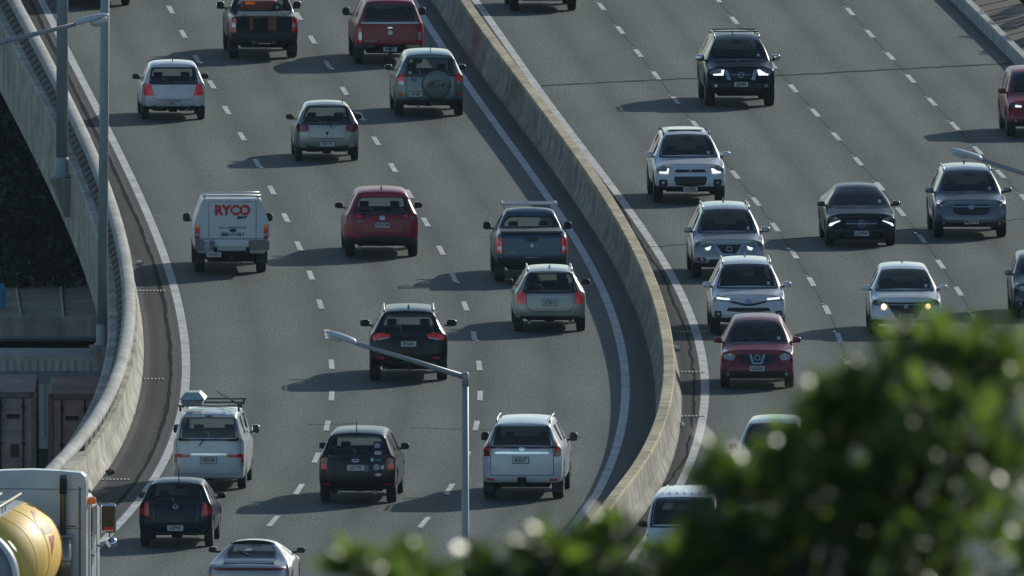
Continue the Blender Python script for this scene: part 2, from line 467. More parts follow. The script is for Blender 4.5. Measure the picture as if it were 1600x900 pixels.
# ------------------------------------------------------------------ road deck
def asphalt():
    m = bpy.data.materials.new('asphalt'); m.use_nodes = True
    nt = m.node_tree; b = nt.nodes['Principled BSDF']
    b.inputs['Roughness'].default_value = .78
    b.inputs['Specular IOR Level'].default_value = .22
    N = nt.nodes.new; L = nt.links.new
    uv = N('ShaderNodeUVMap'); uv.uv_map = 'lane'
    sx = N('ShaderNodeSeparateXYZ'); L(uv.outputs[0], sx.inputs[0])
    tc = N('ShaderNodeTexCoord')
    # stone mix of each strip across the road (u: 0 wall, 1 seam, 2-5 left lanes, 6 median, 7-11 right lanes)
    cr = N('ShaderNodeValToRGB'); cr.color_ramp.interpolation = 'LINEAR'
    dv = N('ShaderNodeMath'); dv.operation = 'DIVIDE'; dv.inputs[1].default_value = 12.0
    L(sx.outputs[0], dv.inputs[0]); L(dv.outputs[0], cr.inputs[0])
    main = (.072, .089, .083, 1); shoulder = (.024, .023, .024, 1); edge = (.042, .045, .046, 1); med = (.040, .043, .044, 1)
    els = [(0, (.058, .057, .051, 1)), (.25, (.058, .057, .051, 1)), (.30, shoulder), (.97, shoulder), (1.0, edge), (1.98, edge), (2.05, main), (4.98, main), (5.15, med), (6.35, med), (6.4, shoulder), (6.85, shoulder), (6.95, main), (11, main)]
    e = cr.color_ramp.elements
    while len(e) > 1: e.remove(e[0])
    e[0].position = 0; e[0].color = els[0][1]
    for p, c in els[1:]:
        q = e.new(p / 12.0); q.color = c
    # wheel tracks and the oil strip along each lane
    fr = N('ShaderNodeMath'); fr.operation = 'FRACT'; L(sx.outputs[0], fr.inputs[0])
    cr2 = N('ShaderNodeValToRGB'); L(fr.outputs[0], cr2.inputs[0])
    e2 = cr2.color_ramp.elements
    e2[0].position = 0; e2[0].color = (.74, .74, .74, 1); e2[1].position = 1; e2[1].color = (.74, .74, .74, 1)
    for p, g in ((.08, .86), (.26, 1.10), (.38, 1.02), (.5, .80), (.62, 1.02), (.76, 1.10), (.92, .86)):
        q = e2.new(p); q.color = (g, g, g, 1)
    n1 = N('ShaderNodeTexNoise'); n1.inputs['Scale'].default_value = 17; n1.inputs['Detail'].default_value = 3; n1.inputs['Roughness'].default_value = .8
    mpf = N('ShaderNodeMapping'); mpf.inputs['Scale'].default_value = (1, .16, 1)
    L(tc.outputs['Object'], mpf.inputs['Vector']); L(mpf.outputs[0], n1.inputs['Vector'])
    r1 = N('ShaderNodeMapRange'); r1.inputs['From Min'].default_value = .3; r1.inputs['From Max'].default_value = .7
    r1.inputs['To Min'].default_value = .50; r1.inputs['To Max'].default_value = 1.50; L(n1.outputs['Fac'], r1.inputs['Value'])
    n2 = N('ShaderNodeTexNoise'); n2.inputs['Scale'].default_value = .35; n2.inputs['Detail'].default_value = 5
    mp2 = N('ShaderNodeMapping'); mp2.inputs['Scale'].default_value = (1.6, .22, 1); L(tc.outputs['Object'], mp2.inputs['Vector']); L(mp2.outputs[0], n2.inputs['Vector'])
    r2 = N('ShaderNodeMapRange'); r2.inputs['From Min'].default_value = .3; r2.inputs['From Max'].default_value = .7
    r2.inputs['To Min'].default_value = .86; r2.inputs['To Max'].default_value = 1.14; L(n2.outputs['Fac'], r2.inputs['Value'])
    m1 = N('ShaderNodeMath'); m1.operation = 'MULTIPLY'; L(r1.outputs[0], m1.inputs[0]); L(r2.outputs[0], m1.inputs[1])
    m2 = N('ShaderNodeMath'); m2.operation = 'MULTIPLY'; L(m1.outputs[0], m2.inputs[0]); L(cr2.outputs[0], m2.inputs[1])
    vm = N('ShaderNodeVectorMath'); vm.operation = 'SCALE'; L(cr.outputs[0], vm.inputs[0]); L(m2.outputs[0], vm.inputs['Scale'])
    L(vm.outputs[0], b.inputs['Base Color'])
    m3 = N('ShaderNodeMath'); m3.operation = 'MULTIPLY'; m3.inputs[1].default_value = .25; L(m2.outputs[0], m3.inputs[0]); sg = N('ShaderNodeSeparateColor'); L(cr.outputs[0], sg.inputs[0])
    pm = N('ShaderNodeMapRange'); pm.inputs['From Min'].default_value = .02; pm.inputs['From Max'].default_value = .078; pm.inputs['To Min'].default_value = .55; pm.inputs['To Max'].default_value = 1.0
    L(sg.outputs[1], pm.inputs['Value']); m4 = N('ShaderNodeMath'); m4.operation = 'MULTIPLY'; L(m3.outputs[0], m4.inputs[0]); L(pm.outputs[0], m4.inputs[1])     # worn stone in the lanes shines more than the coarse shoulder
    L(m4.outputs[0], b.inputs['Specular IOR Level'])
    bp = N('ShaderNodeBump'); bp.inputs['Strength'].default_value = .25; bp.inputs['Distance'].default_value = .01
    n3 = N('ShaderNodeTexNoise'); n3.inputs['Scale'].default_value = 40; L(tc.outputs['Object'], n3.inputs['Vector'])
    L(n3.outputs['Fac'], bp.inputs['Height']); L(bp.outputs[0], b.inputs['Normal'])
    return m
m_asph = asphalt()
cols = [(lambda y: cv_rail.x(y) + .30, 0), (lambda y: cv_seam.x(y), 1), (cv_L0.x, 2), (cv_L1.x, 3), (cv_L2.x, 4), (cv_LR.x, 5),
        (cv_med.x, 6), (cv_RL.x, 7), (cv_R1.x, 8), (cv_R2.x, 9), (cv_R3.x, 10), (cv_kerb.x, 11)]
RY = ys(-230, 250, 2.0)
rv, ruv, rf = [], [], []
for y in RY:
    xs = [f(y) for f, _ in cols]
    for i in range(1, len(xs)): xs[i] = max(xs[i], xs[i - 1] + .02)
    for i in range(len(xs) - 1):
        for k in range(4):
            f = k / 4
            rv.append((xs[i] + (xs[i + 1] - xs[i]) * f, y, 0.0)); ruv.append((cols[i][1] + f, y))
    rv.append((xs[-1], y, 0)); ruv.append((11, y))
nc = 4 * (len(cols) - 1) + 1
for j in range(len(RY) - 1):
    for i in range(nc - 1):
        a = j * nc + i
        rf.append((a, a + 1, a + 1 + nc, a + nc))
tag(mesh_obj('road', rv, rf, m_asph, uvs=ruv), kind='structure')
# deck slab under the road
V, F = [], []
for y in RY:
    a, b = cv_rail.x(y) - .1, cv_kerb.x(y) + .2
    V += [(a, y, -.02), (a, y, -1.4), (b, y, -1.4), (b, y, -.02)]
for j in range(len(RY) - 1):
    for k in range(4):
        a, b = j * 4 + k, j * 4 + (k + 1) % 4
        F.append((a, b, b + 4, a + 4))
F += [(0, 1, 2, 3), tuple(len(V) - 4 + k for k in (3, 2, 1, 0))]
tag(mesh_obj('viaduct_deck', V, F, M['concrete_dark']), kind='structure')

# markings
def strip(cv, ya, yb, w, z, step=2.0, jit=0.0, seed=1):
    r = random.Random(seed)
    V, F = [], []
    Y = ys(ya, yb, step)
    off = 0
    for y in Y:
        t = cv.tangent(y)
        n = Vector((t.y, -t.x, 0))
        off = off * .7 + r.uniform(-jit, jit)
        ww = w * (1 + (r.uniform(-.35, .35) if jit else 0))
        p = Vector((cv.x(y) + off, y, z))
        V += [p - n * ww / 2, p + n * ww / 2]
    for i in range(len(Y) - 1):
        F.append((2 * i, 2 * i + 1, 2 * i + 3, 2 * i + 2))
    return V, F
def join(parts):
    V, F = [], []
    for v, f in parts:
        k = len(V); V += v; F += [tuple(a + k for a in q) for q in f]
    return V, F
m_mark = mat('road_paint', (.46, .47, .46), .75, noise=.34, nscale=7, noise2=(.22, .9), spec=.3)
V, F = join([strip(cv_L0, -220, 240, .20, .004), strip(cv_LR, -220, 240, .20, .004), strip(cv_RL, -220, 240, .20, .004)])
tag(mesh_obj('edge_line_markings', V, F, m_mark), kind='structure')
dash = []
studs = []
for cv, D, side in ((cv_L1, D_L1 + [(380, 865)], 1), (cv_L2, D_L2 + [(620, 868)], 1), (cv_R1, D_R1 + [(1329, 615), (1327, 661), (1318, 708)], -1), (cv_R2, D_R2, -1), (cv_R3, D_R3, -1)):
    for (u, v) in D:
        y = G(u, v).y
        dash.append(strip(cv, y - 1.5, y + 1.5, .13, .004, 1.0))
        ye = y - 1.75 if side == 1 else y + 1.75
        t = cv.tangent(ye)
        studs.append((cv.x(ye) + .05 * side, ye, math.atan2(-t.x, t.y)))
V, F = join(dash)
tag(mesh_obj('lane_line_markings', V, F, m_mark), kind='structure')
# construction joints under the lane lines
V, F = join([strip(c_, -70, 115, .024, .002, 1.0, .012, 7 + i) for i, c_ in enumerate((cv_R1, cv_R2, cv_R3))])
tag(mesh_obj('lane_joints', V, F, mat('joint_line', (.034, .037, .037), .9, noise=.4, nscale=2, spec=.08)), kind='structure')
# tar seams and joints
m_tar = mat('tar', (.010, .010, .010), .9, noise=.2, nscale=3, spec=.03)
V, F = join([strip(cv_seam, -90, 120, .085, .005, 1.2, .016, 4), strip(cv_rseam, -70, 70, .06, .005, .8, .03, 5)])
tag(mesh_obj('shoulder_seams', V, F, m_tar), kind='structure')
def cross(pts, w, seed):
    r = random.Random(seed); V, F = [], []
    P = [G(u, v, .005) for u, v in pts]
    Q = []
    for a, b in zip(P, P[1:]):
        n = max(2, int((b - a).length / .4))
        Q += [a.lerp(b, k / n) for k in range(n)]
    Q.append(P[-1])
    for q in Q:
        o = r.uniform(-.12, .12); ww = w * r.uniform(.6, 1.3)
        V += [q + Vector((0, o - ww / 2, 0)), q + Vector((0, o + ww / 2, 0))]
    for i in range(len(Q) - 1): F.append((2 * i, 2 * i + 2, 2 * i + 3, 2 * i + 1))
    return V, F
V, F = join([cross([(845, 134), (920, 130), (1040, 124), (1240, 117), (1420, 107), (1578, 99)], .42, 1), cross([(1010, 386), (1075, 382), (1250, 372), (1420, 358), (1640, 338)], .22, 2),
             cross([(915, 683), (760, 672), (640, 668)], .08, 3), cross([(480, 664), (560, 661)], .10, 6)])
tag(mesh_obj('road_joints', V, F, mat('joint_tar', (.022, .023, .023), .9, noise=.3, nscale=3, spec=.05)), kind='structure')

# reflective studs at the dash ends
b = bmesh.new(); bmesh.ops.create_cube(b, size=1)
for v in b.verts:
    top = .62 if v.co.z > 0 else 1
    v.co = Vector((v.co.x * .10 * top, v.co.y * .10 * top, v.co.z * .022 + .011))
bmesh.ops.bevel(b, geom=b.edges[:], offset=.006, segments=2, affect='EDGES')
sm = bpy.data.meshes.new('road_stud'); b.to_mesh(sm); b.free()
sm.materials.append(mat('stud_reflector', (.80, .82, .82), .12, .3, coat=.6, noise=.05))
for (x, y, a) in studs:
    o = link(bpy.data.objects.new('road_stud', sm)); o.location = (x, y, .004); o.rotation_euler = (0, 0, a)
    tag(o, 'tiny white reflective stud at the end of a lane dash', 'road stud', 'reflective studs along the lane lines')

# ------------------------------------------------------------------ barriers
YB = ys(-225, 245, 2.0)
# median barrier
root = tag(empty('median_barrier', (0, 0, 0)), 'long curved concrete barrier with yellowish cap dividing the two carriageways', 'barrier')
path = [(cv_med.x(y), y, 0) for y in YB]; tang = [cv_med.tangent(y) for y in YB]
V, F = sweep(path, tang, [(-.31, -.01), (-.30, .08), (-.20, .30), (-.125, .82), (.125, .82), (.20, .30), (.30, .08), (.31, -.01)])
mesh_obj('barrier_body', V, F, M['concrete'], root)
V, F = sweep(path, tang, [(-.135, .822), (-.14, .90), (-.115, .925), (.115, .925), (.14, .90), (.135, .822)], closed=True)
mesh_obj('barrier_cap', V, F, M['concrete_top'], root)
# left parapet
root = tag(empty('viaduct_parapet', (0, 0, 0)), 'curved concrete viaduct parapet with round rail on short posts', 'parapet')
path = [(cv_rail.x(y), y, 0) for y in YB]; tang = [cv_rail.tangent(y) for y in YB]
V, F = sweep(path, tang, [(.36, -.01), (.34, .10), (.24, .34), (.20, .78), (-.46, .78), (-.50, .74), (-.52, -1.05), (-.34, -1.15), (-.1, -1.15)])
mesh_obj('parapet_wall', V, F, M['concrete_wall'], root)
rs = [(.165 * math.cos(2 * math.pi * k / 12), 1.09 + .13 * math.sin(2 * math.pi * k / 12)) for k in range(12)]
V, F = sweep(path, tang, rs[::-1], closed=True)
mesh_obj('rail', V, F, M['concrete_rail'], root, smooth=True)
pb = MB(); pb.loft([[(-.27, -.76, .775), (.10, -.76, .775), (.12, -.72, .98), (-.05, -.70, .98), (-.22, -.72, .86)], [(-.27, .76, .775), (.10, .76, .775), (.12, .72, .98), (-.05, .70, .98), (-.22, .72, .86)]])
post0 = pb.build('post', concrete('post_concrete', (.10, .092, .08), .25), root)
for i, y in enumerate(ys(-62, 112, 2.0)):
    o = post0 if i == 0 else link(post0.copy(), root)
    t = cv_rail.tangent(y)
    o.location = (cv_rail.x(y) - .03, y, 0); o.rotation_euler = (0, 0, math.atan2(-t.x, t.y))
# right kerb wall and bank
root = tag(empty('kerb_wall', (0, 0, 0)), 'low pale concrete edge wall in front of the striped bank', 'wall')
YK = ys(-100, 245, 2.0)
path = [(cv_kerb.x(y), y, 0) for y in YK]; tang = [cv_kerb.tangent(y) for y in YK]
V, F = sweep(path, tang, [(.0, -.01), (.02, .30), (.06, .34), (.24, .34), (.28, .30), (.28, -.3)])
mesh_obj('wall_body', V, F, M['concrete_rail'], root)
crib = MB()
root = tag(empty('crib_apron', (0, 0, 0)), 'brown stepped sleeper apron between the edge wall and dark bank', 'retaining wall')
for k in range(75):
    y = 55 + k * 2.3
    t = cv_kerb.tangent(y)
    crib.box((cv_kerb.x(y) + .92, y, .12), (1.22, 2.12, .26), .03, Euler((0, -.22, math.atan2(-t.x, t.y))).to_matrix())
crib.build('sleeper_bank', mat('brown_sleeper', (.12, .095, .07), .9, noise=.3, nscale=2.5), root)
V, F = sweep([(cv_kerb.x(y), y, 0) for y in ys(45, 240, 4)], [cv_kerb.tangent(y) for y in ys(45, 240, 4)], [(.29, -.04), (1.58, .10), (1.6, -1.2)])
mesh_obj('apron_base', V, F, mat('apron_soil', (.04, .033, .026), .95, noise=.3, nscale=2), root)

# ------------------------------------------------------------------ drains, litter
def drain(p, ang, label):
    mb = MB()
    for k in range(9):
        mb.box(((k - 4) * .085, 0, .012), (.045, .42, .02), .006)
    o = mb.build('drain_slots', mat('drain_concrete', (.42, .40, .35), .85, noise=.2, nscale=8))
    o.location = p; o.rotation_euler = (0, 0, ang)
    tag(o, label, 'drain', 'slotted drains across the shoulders')
for (u, v, l) in ((235, 455, 'slotted drain on the left shoulder beside the white service ute'), (232, 593, 'slotted drain on the left shoulder between parapet and silver van'),
                  (178, 750, 'slotted drain on the left shoulder just above the truck cab'), (1080, 519, 'slotted drain by median barrier, topmost of the three beside the oncoming queue'),
                  (1077, 582, 'slotted drain by median barrier level with the red crossover'), (1077, 651, 'slotted drain by median barrier below the red crossover')):
    drain(G(u, v, .0), 0.05, l)
for i, (u, v, l) in enumerate(((217, 414, 'white scrap of litter on left shoulder beside the parapet'), (1058, 548, 'white scrap of litter at the foot of the median barrier'), (1063, 668, 'flat white scrap of litter below the lowest median drain'), (172, 742, 'dark lump of rubble on shoulder above the truck cab'))):
    bm = bmesh.new(); bmesh.ops.create_icosphere(bm, subdivisions=2, radius=.09)
    r = random.Random(i)
    for q in bm.verts: q.co = Vector((q.co.x * r.uniform(.8, 1.6), q.co.y * r.uniform(.9, 1.5), (q.co.z + .09) * r.uniform(.4, .9)))
    me = bpy.data.meshes.new('litter'); bm.to_mesh(me); bm.free()
    me.materials.append(mat('paper_litter', (.6, .62, .62), .8, noise=.1) if i < 3 else mat('rubble', (.09, .085, .08), .9, noise=.2))
    o = link(bpy.data.objects.new('litter' if i < 3 else 'rubble_lump', me)); o.location = G(u, v, .002)
    tag(o, l, 'litter' if i < 3 else 'rubble')

# ------------------------------------------------------------------ lamp posts
def lamp(base, pole_top, arm_tip, head_tip, r0, r1, label, bracket=False, straight=True, glassy=False):
    """tapered pole, one outreach arm, and a long lantern from arm_tip to head_tip"""
    root = tag(empty('lamp_post', base), label, 'lamp post', 'road lamp posts')
    B = Vector(base); top = Vector(pole_top) - B; at_ = Vector(arm_tip) - B; ht = Vector(head_tip) - B
    mb = MB()
    mb.tube([(0, 0, 0), top * .5, top], [r0, (r0 + r1) / 2, r1], 16)
    mb.lathe([(r0 * 1.5, 0), (r0 * 1.5, .05), (r0 * 1.06, .09), (r0 * 1.06, .5), (r0, .52)], Matrix.Identity(4), 16)
    mb.build('pole', M['galv'], root)
    mb = MB(); mb.tube([top + Vector((0, 0, -.02)), top.lerp(at_, .5), at_], [r1 * .92, r1 * .75, r1 * .62], 12); mb.lathe([(r1 * 1.12, -.22), (r1 * 1.12, .06), (r1 * .8, .09)], Matrix.Translation(top), 14); mb.build('arm', M['galv'], root)
    d = (ht - at_); L = d.length; d.normalize()
    side = d.cross(Vector((0, 0, 1))).normalized(); up = side.cross(d)
    prof = [(0, .05, .05), (.04, .10, .08), (.12, .135, .10), (.30, .15, .105), (.6, .17, .10), (.85, .13, .075), (.97, .06, .04), (1.0, .02, .02)]
    rings = []
    for f, w_, h_ in prof:
        c0 = at_ + d * (f * L)
        rings.append([c0 + side * (w_ * math.cos(2 * math.pi * k / 14)) + up * (h_ * (math.sin(2 * math.pi * k / 14) if math.sin(2 * math.pi * k / 14) > 0 else .35 * math.sin(2 * math.pi * k / 14))) for k in range(14)])
    mb = MB(); mb.loft(rings, smooth=True); hd = mb.build('lamp_head', M['white_plastic'], root)
    mb = MB()
    dep = .17 if glassy else .075
    rings = []
    for f, w_ in ((.42, .06), (.5, .12), (.68, .14), (.86, .10), (.93, .04)):
        c0 = at_ + d * (f * L) - up * .03
        rings.append([c0 + side * (w_ * math.cos(math.pi + math.pi * k / 8)) + up * (dep * math.sin(math.pi + math.pi * k / 8)) * (w_ / .14) for k in range(9)])
    mb.loft(rings, smooth=True); mb.build('diffuser', M['lamp_glass'], hd)
    if bracket:
        mb = MB(); mb.box((0, 0, -.03), (.62, .62, .06), .01)
        mb.loft([[(-.30, -.30, -.06), (.32, -.30, -.06), (.32, .30, -.06), (-.30, .30, -.06)], [(.08, -.14, -1.0), (.32, -.14, -1.0), (.32, .14, -1.0), (.08, .14, -1.0)]])
        mb.build('base_bracket', M['concrete_dark'], root)
    return root
# in front: median lamp, its foot hidden by the tree
gb = G(727, 1240)
Y = gb.y
lamp(gb, AT(727, 588, Y), AT(556, 537, Y), AT(508, 519, Y), .105, .068, 'galvanised lamp post with sloping arm standing in front of the black suv')
# two tall poles on the parapet's outer edge
def outer(u, off=-.72, z=.42):
    best = None
    for y in ys(-40, 110, .25):
        t = cv_rail.tangent(y); q = Vector((cv_rail.x(y) + t.y * off, y - t.x * off, z))
        d = q - Vector((0, CAM_Y, CAM_H)); px = 800 + FPX * d.x / d.y
        if best is None or abs(px - u) < best[0]: best = (abs(px - u), q)
    return best[1]
b1 = outer(95); lamp(b1, b1 + Vector((.05, 0, 12)), b1 + Vector((2.6, -.3, 12.4)), b1 + Vector((3.4, -.4, 12.5)), .155, .125, 'thicker galvanised pole, upper of two on brackets outside the parapet', True)
b2 = None
for y in ys(-30, 20, .25):
    t = cv_rail.tangent(y); q = Vector((cv_rail.x(y) + t.y * -.66, y - t.x * -.66, .1))
    dd = q - Vector((0, CAM_Y, CAM_H)); zz = dd.y * _cp - dd.z * _sp; v = 450 - FPX * (dd.y * _sp + dd.z * _cp) / zz
    if b2 is None or abs(v - 540) < b2[0]: b2 = (abs(v - 540), q)
b2 = b2[1]; lamp(b2, b2 + Vector((.12, 0, 12)), b2 + Vector((2.8, -.3, 12.4)), b2 + Vector((3.6, -.4, 12.5)), .125, .098, 'slimmer galvanised pole, lower of two on brackets outside the parapet', True)
# lamp whose arm enters at the upper left
Y = -84
pb_ = AT(-75, 890, Y); lamp(Vector((pb_.x, Y, 0)), AT(-75, 84, Y), AT(118, 38, Y), AT(170, 23, Y), .11, .075, 'lamp arm with clear bowl reaching in at the upper left corner', glassy=True)
Y = -88
pb_ = AT(1850, 900, Y); lamp(Vector((pb_.x, Y, 0)), AT(1850, 352, Y), AT(1534, 250, Y), AT(1482, 234, Y), .11, .078, 'lamp arm with pale lantern reaching in at the right edge')

# ------------------------------------------------------------------ under and beside the viaduct
# lower ramp with a parapet, seen left of the viaduct
ya = G(0, 405, -8.6).y; yb_ = G(0, 498, -8.6).y
root = tag(empty('lower_ramp', (0, 0, 0)), 'shaded concrete ramp slab passing under the viaduct at left', 'ramp')
mr_ = concrete('ramp_concrete', (.50, .45, .35), .2)
mb = MB(); mb.box((-14, (ya + yb_) / 2, -8.85), (26, ya - yb_, .5), .03); mb.build('slab', mr_, root)
mb = MB(); mb.box((-14, yb_ - .15, -8.86), (26, .3, .66), .03); mb.build('parapet_wall', concrete('ramp_parapet', (.44, .43, .38), .2), root)
mb = MB(); mb.tube([(-27, yb_ - .36, -9.1), (-1, yb_ - .36, -9.1)], .05, 8); mb.build('pipe', M['galv'], root)
for k, (u0, u1) in enumerate(((10, 34), (88, 100), (160, 170))):
    a, b_ = G(u0, 410, -8.59), G(u1, 495, -8.59); m_ = G((u0 * .35 + u1 * .65), 447, -8.59)
    mb = MB(); mb.tube([a, m_, b_], .03, 6); mb.build('slab_joint', mat('joint_pale', (.50, .48, .42), .9, noise=.2), root)
for k in range(4):
    mb = MB(); mb.box((-20 + k * 6, (ya + yb_) / 2, -9.3), (.8, .8, .9), .05); mb.build('ramp_column', M['concrete_dark'], root)
bl = G(0, 478, -8.55); mb = MB(); mb.box((bl.x - .10, bl.y, -8.25), (.5, .3, .62), .03); mb.box((bl.x - .10, bl.y - .17, -8.25), (.34, .02, .40), .01)
tag(mb.build('blue_bin', mat('bin_blue', (.03, .30, .55), .5, noise=.1)), 'small bright blue bin on the shaded ramp at the left edge', 'bin')
# shipping containers
def container(u0, u1, vtop, name, label, col, L=6.06, zt=GZ + 2.59):
    a, b_ = G(u0, vtop, zt), G(u1, vtop, zt)
    w = b_.x - a.x; cx = (a.x + b_.x) / 2; y = a.y; H = 2.59
    m_ = mat(name + '_steel', col, .7, .1, noise=.3, nscale=2.0, noise2=(.25, .4))
    root = tag(empty(name, (cx, y, zt - H)), label, 'container', 'shipping containers below the viaduct')
    mb = MB()
    n = 24
    mb.box((0, L / 2 + .05, H / 2 + .05), (w - .06, L - .1, H - .12), .02)
    for s in (-1, 1):
        for k in range(n): mb.box((s * (w / 2 - .02), .3 + k * (L - .6) / n, H / 2), (.04, .13, H - .3), .01)
    for k in range(22): mb.box((0, .3 + k * (L - .6) / 21, H - .02), (w - .2, .12, .03), .01)
    mb.build('container_body', m_, root)
    mb = MB()
    for s in (-1, 1): mb.box((s * (w / 2 - .07), .02, H / 2), (.14, .14, H), .01)
    mb.box((0, .02, H - .08), (w - .15, .14, .15), .01); mb.box((0, .02, .08), (w - .15, .14, .16), .01)
    mb.build('corner_frame', mat(name + '_frame', tuple(q * .55 for q in col), .7, noise=.3), root)
    for s in (-1, 1):
        mb = MB(); mb.box((s * (w / 4 - .03), .0, H / 2), (w / 2 - .16, .05, H - .34), .01)
        for k in range(4): mb.box((s * (w / 4 - .03), -.03, .45 + k * .57), (w / 2 - .22, .03, .05), .01)
        d_ = mb.build('container_door', m_, root)
        for f in (.12, .36):
            mb = MB(); mb.tube([(s * w * f, -.08, .16), (s * w * f, -.08, H - .14)], .022, 8)
            for z in (.3, 1.25, 2.2): mb.box((s * w * f, -.07, z), (.10, .06, .07), .01)
            mb.build('lock_bar', mat('bar_dark', (.03, .03, .03), .6, .3, noise=.2), d_)
        mb = MB(); mb.box((s * w * .25, -.045, 1.95), (.34, .012, .12), .003); mb.build('marking_panel', mat('marking_dark', (.03, .025, .025), .7, noise=.2), d_)
        mb = MB(); mb.box((s * w * .27, -.045, 1.05), (.22, .012, .34), .003); mb.build('data_plate', mat('data_plate', (.10, .045, .04), .7, noise=.2), d_)
    return root
container(-92, 57, 612, 'grey_container', 'greyish pink shipping container, door end towards us, at left edge', (.46, .35, .31))
container(75, 226, 615, 'brown_container', 'reddish brown shipping container beside the grey one, under the parapet', (.46, .27, .22))
# pale long container behind them
zt = GZ + 2.59; a = G(-60, 552, zt)
root = tag(empty('pale_container', (a.x + 3.1, a.y, GZ)), 'pale shipping container with a dark diamond mark lying across behind the two', 'container')
mb = MB(); mb.box((0, 1.22, 1.30), (6.2, 2.44, 2.5), .03)
for k in range(30): mb.box((-2.95 + k * .2, -.01, 1.4), (.09, .03, 2.0), .008)
mb.build('container_body', mat('pale_steel', (.55, .55, .52), .7, noise=.25, nscale=2), root)
mb = MB(); mb.box((0, -.02, 1.95), (5.9, .03, .35), .005); mb.build('lower_panel', mat('panel_blue_grey', (.27, .31, .35), .7, noise=.2), root)
bm = bmesh.new()
X0 = 1.75
for sgn in (1, -1):
    vs_ = [bm.verts.new((X0 + x, -.032, 2.36 + z)) for x, z in (((-.26, .02), (0, .11), (.26, .02)) if sgn > 0 else ((-.26, -.06), (.26, -.06), (0, -.15)))]
    bm.faces.new(vs_)
me = bpy.data.meshes.new('diamond_mark'); bm.to_mesh(me); bm.free(); me.materials.append(M['ink']); link(bpy.data.objects.new('diamond_mark', me), root)
cu = bpy.data.curves.new('lettering', 'FONT'); cu.body = 'TRANSPORT'; cu.size = .12; cu.align_x = 'CENTER'; cu.extrude = .002; cu.materials.append(M['ink'])
o = link(bpy.data.objects.new('lettering', cu), root); o.location = (X0, -.034, 2.305); o.rotation_euler = (math.pi / 2, 0, 0)
# piers of the viaduct
for k, (y, dx) in enumerate(((62, 3.0), (22, 3.0), (-18, 3.0), (-58, 3.0))):
    root = tag(empty('viaduct_pier', (cv_rail.x(y) + dx, y, GZ)), 'concrete pier under the viaduct edge, %s along the bend' % ('topmost', 'second', 'third', 'lowest')[k], 'pier')
    mb = MB(); mb.box((0, 0, 3.6), (1.1, 1.5, 7.4), .08); mb.build('column', M['concrete_dark'], root)
    mb = MB(); mb.box((.2, 0, 7.75), (3.4, 1.7, .9), .08); mb.build('pier_cap', M['concrete_dark'], root)

# ------------------------------------------------------------------ vehicles
def catmull(V, F, T):
    """one Catmull-Clark step on a closed quad cage, face tags carried along"""
    V = np.asarray(V, float)
    fp = np.array([V[list(f)].mean(0) for f in F])
    ed = {}
    for fi, f in enumerate(F):
        n = len(f)
        for k in range(n):
            a, b = f[k], f[(k + 1) % n]
            ed.setdefault((min(a, b), max(a, b)), []).append(fi)
    nV, nF = len(V), len(F)
    eidx, ep = {}, []
    accF = np.zeros((nV, 3)); accE = np.zeros((nV, 3)); nf = np.zeros(nV); ne = np.zeros(nV)
    for (a, b), fs in ed.items():
        eidx[(a, b)] = nV + nF + len(ep)
        mid = (V[a] + V[b]) / 2
        ep.append((V[a] + V[b] + fp[fs[0]] + fp[fs[-1]]) / 4 if len(fs) == 2 else mid)
        accE[a] += mid; accE[b] += mid; ne[a] += 1; ne[b] += 1
    for fi, f in enumerate(F):
        for a in f: accF[a] += fp[fi]; nf[a] += 1
    nn = nf[:, None]
    NV = (accF / nn + 2 * accE / ne[:, None] + (nn - 3) * V) / nn
    out = np.vstack([NV, fp, np.array(ep)])
    NF, NT = [], []
    for fi, f in enumerate(F):
        n = len(f)
        for k in range(n):
            a, b, c = f[k], f[(k + 1) % n], f[(k - 1) % n]
            NF.append((a, eidx[(min(a, b), max(a, b))], nV + fi, eidx[(min(a, c), max(a, c))])); NT.append(T[fi])
    return out, NF, NT

def P(**k):
    d = dict(L=4.5, W=1.82, H=1.68, ra=.95, fa=None, arch=.74, zb=.27, zbr=.36, zbf=.26, zs_r=1.0, zs_m=.98, zs_f=.80, zh=1.06, zmr=.60, zmf=.55,
             b6=.90, b7=.80, r6=.79, r7=.70, ygb=.10, ygt=.36, yrr=.30, zgb=None, zgt=None, wt=None, wb=None, rc=.17, lean=.07, R=.345, tw=.23, taper=.96,
             quarter=True, clad=False, privacy=False, kind='hatch', bed=1.55, zbed=1.05, hip=1.0, roof_drop=.0)
    d.update(k)
    if d['fa'] is None: d['fa'] = d['L'] - .92
    if d['zgb'] is None: d['zgb'] = d['zs_r'] + .05
    if d['zgt'] is None: d['zgt'] = d['H'] - .20
    if d['wb'] is None: d['wb'] = d['L'] - 1.12
    if d['wt'] is None: d['wt'] = d['wb'] - .85
    return d

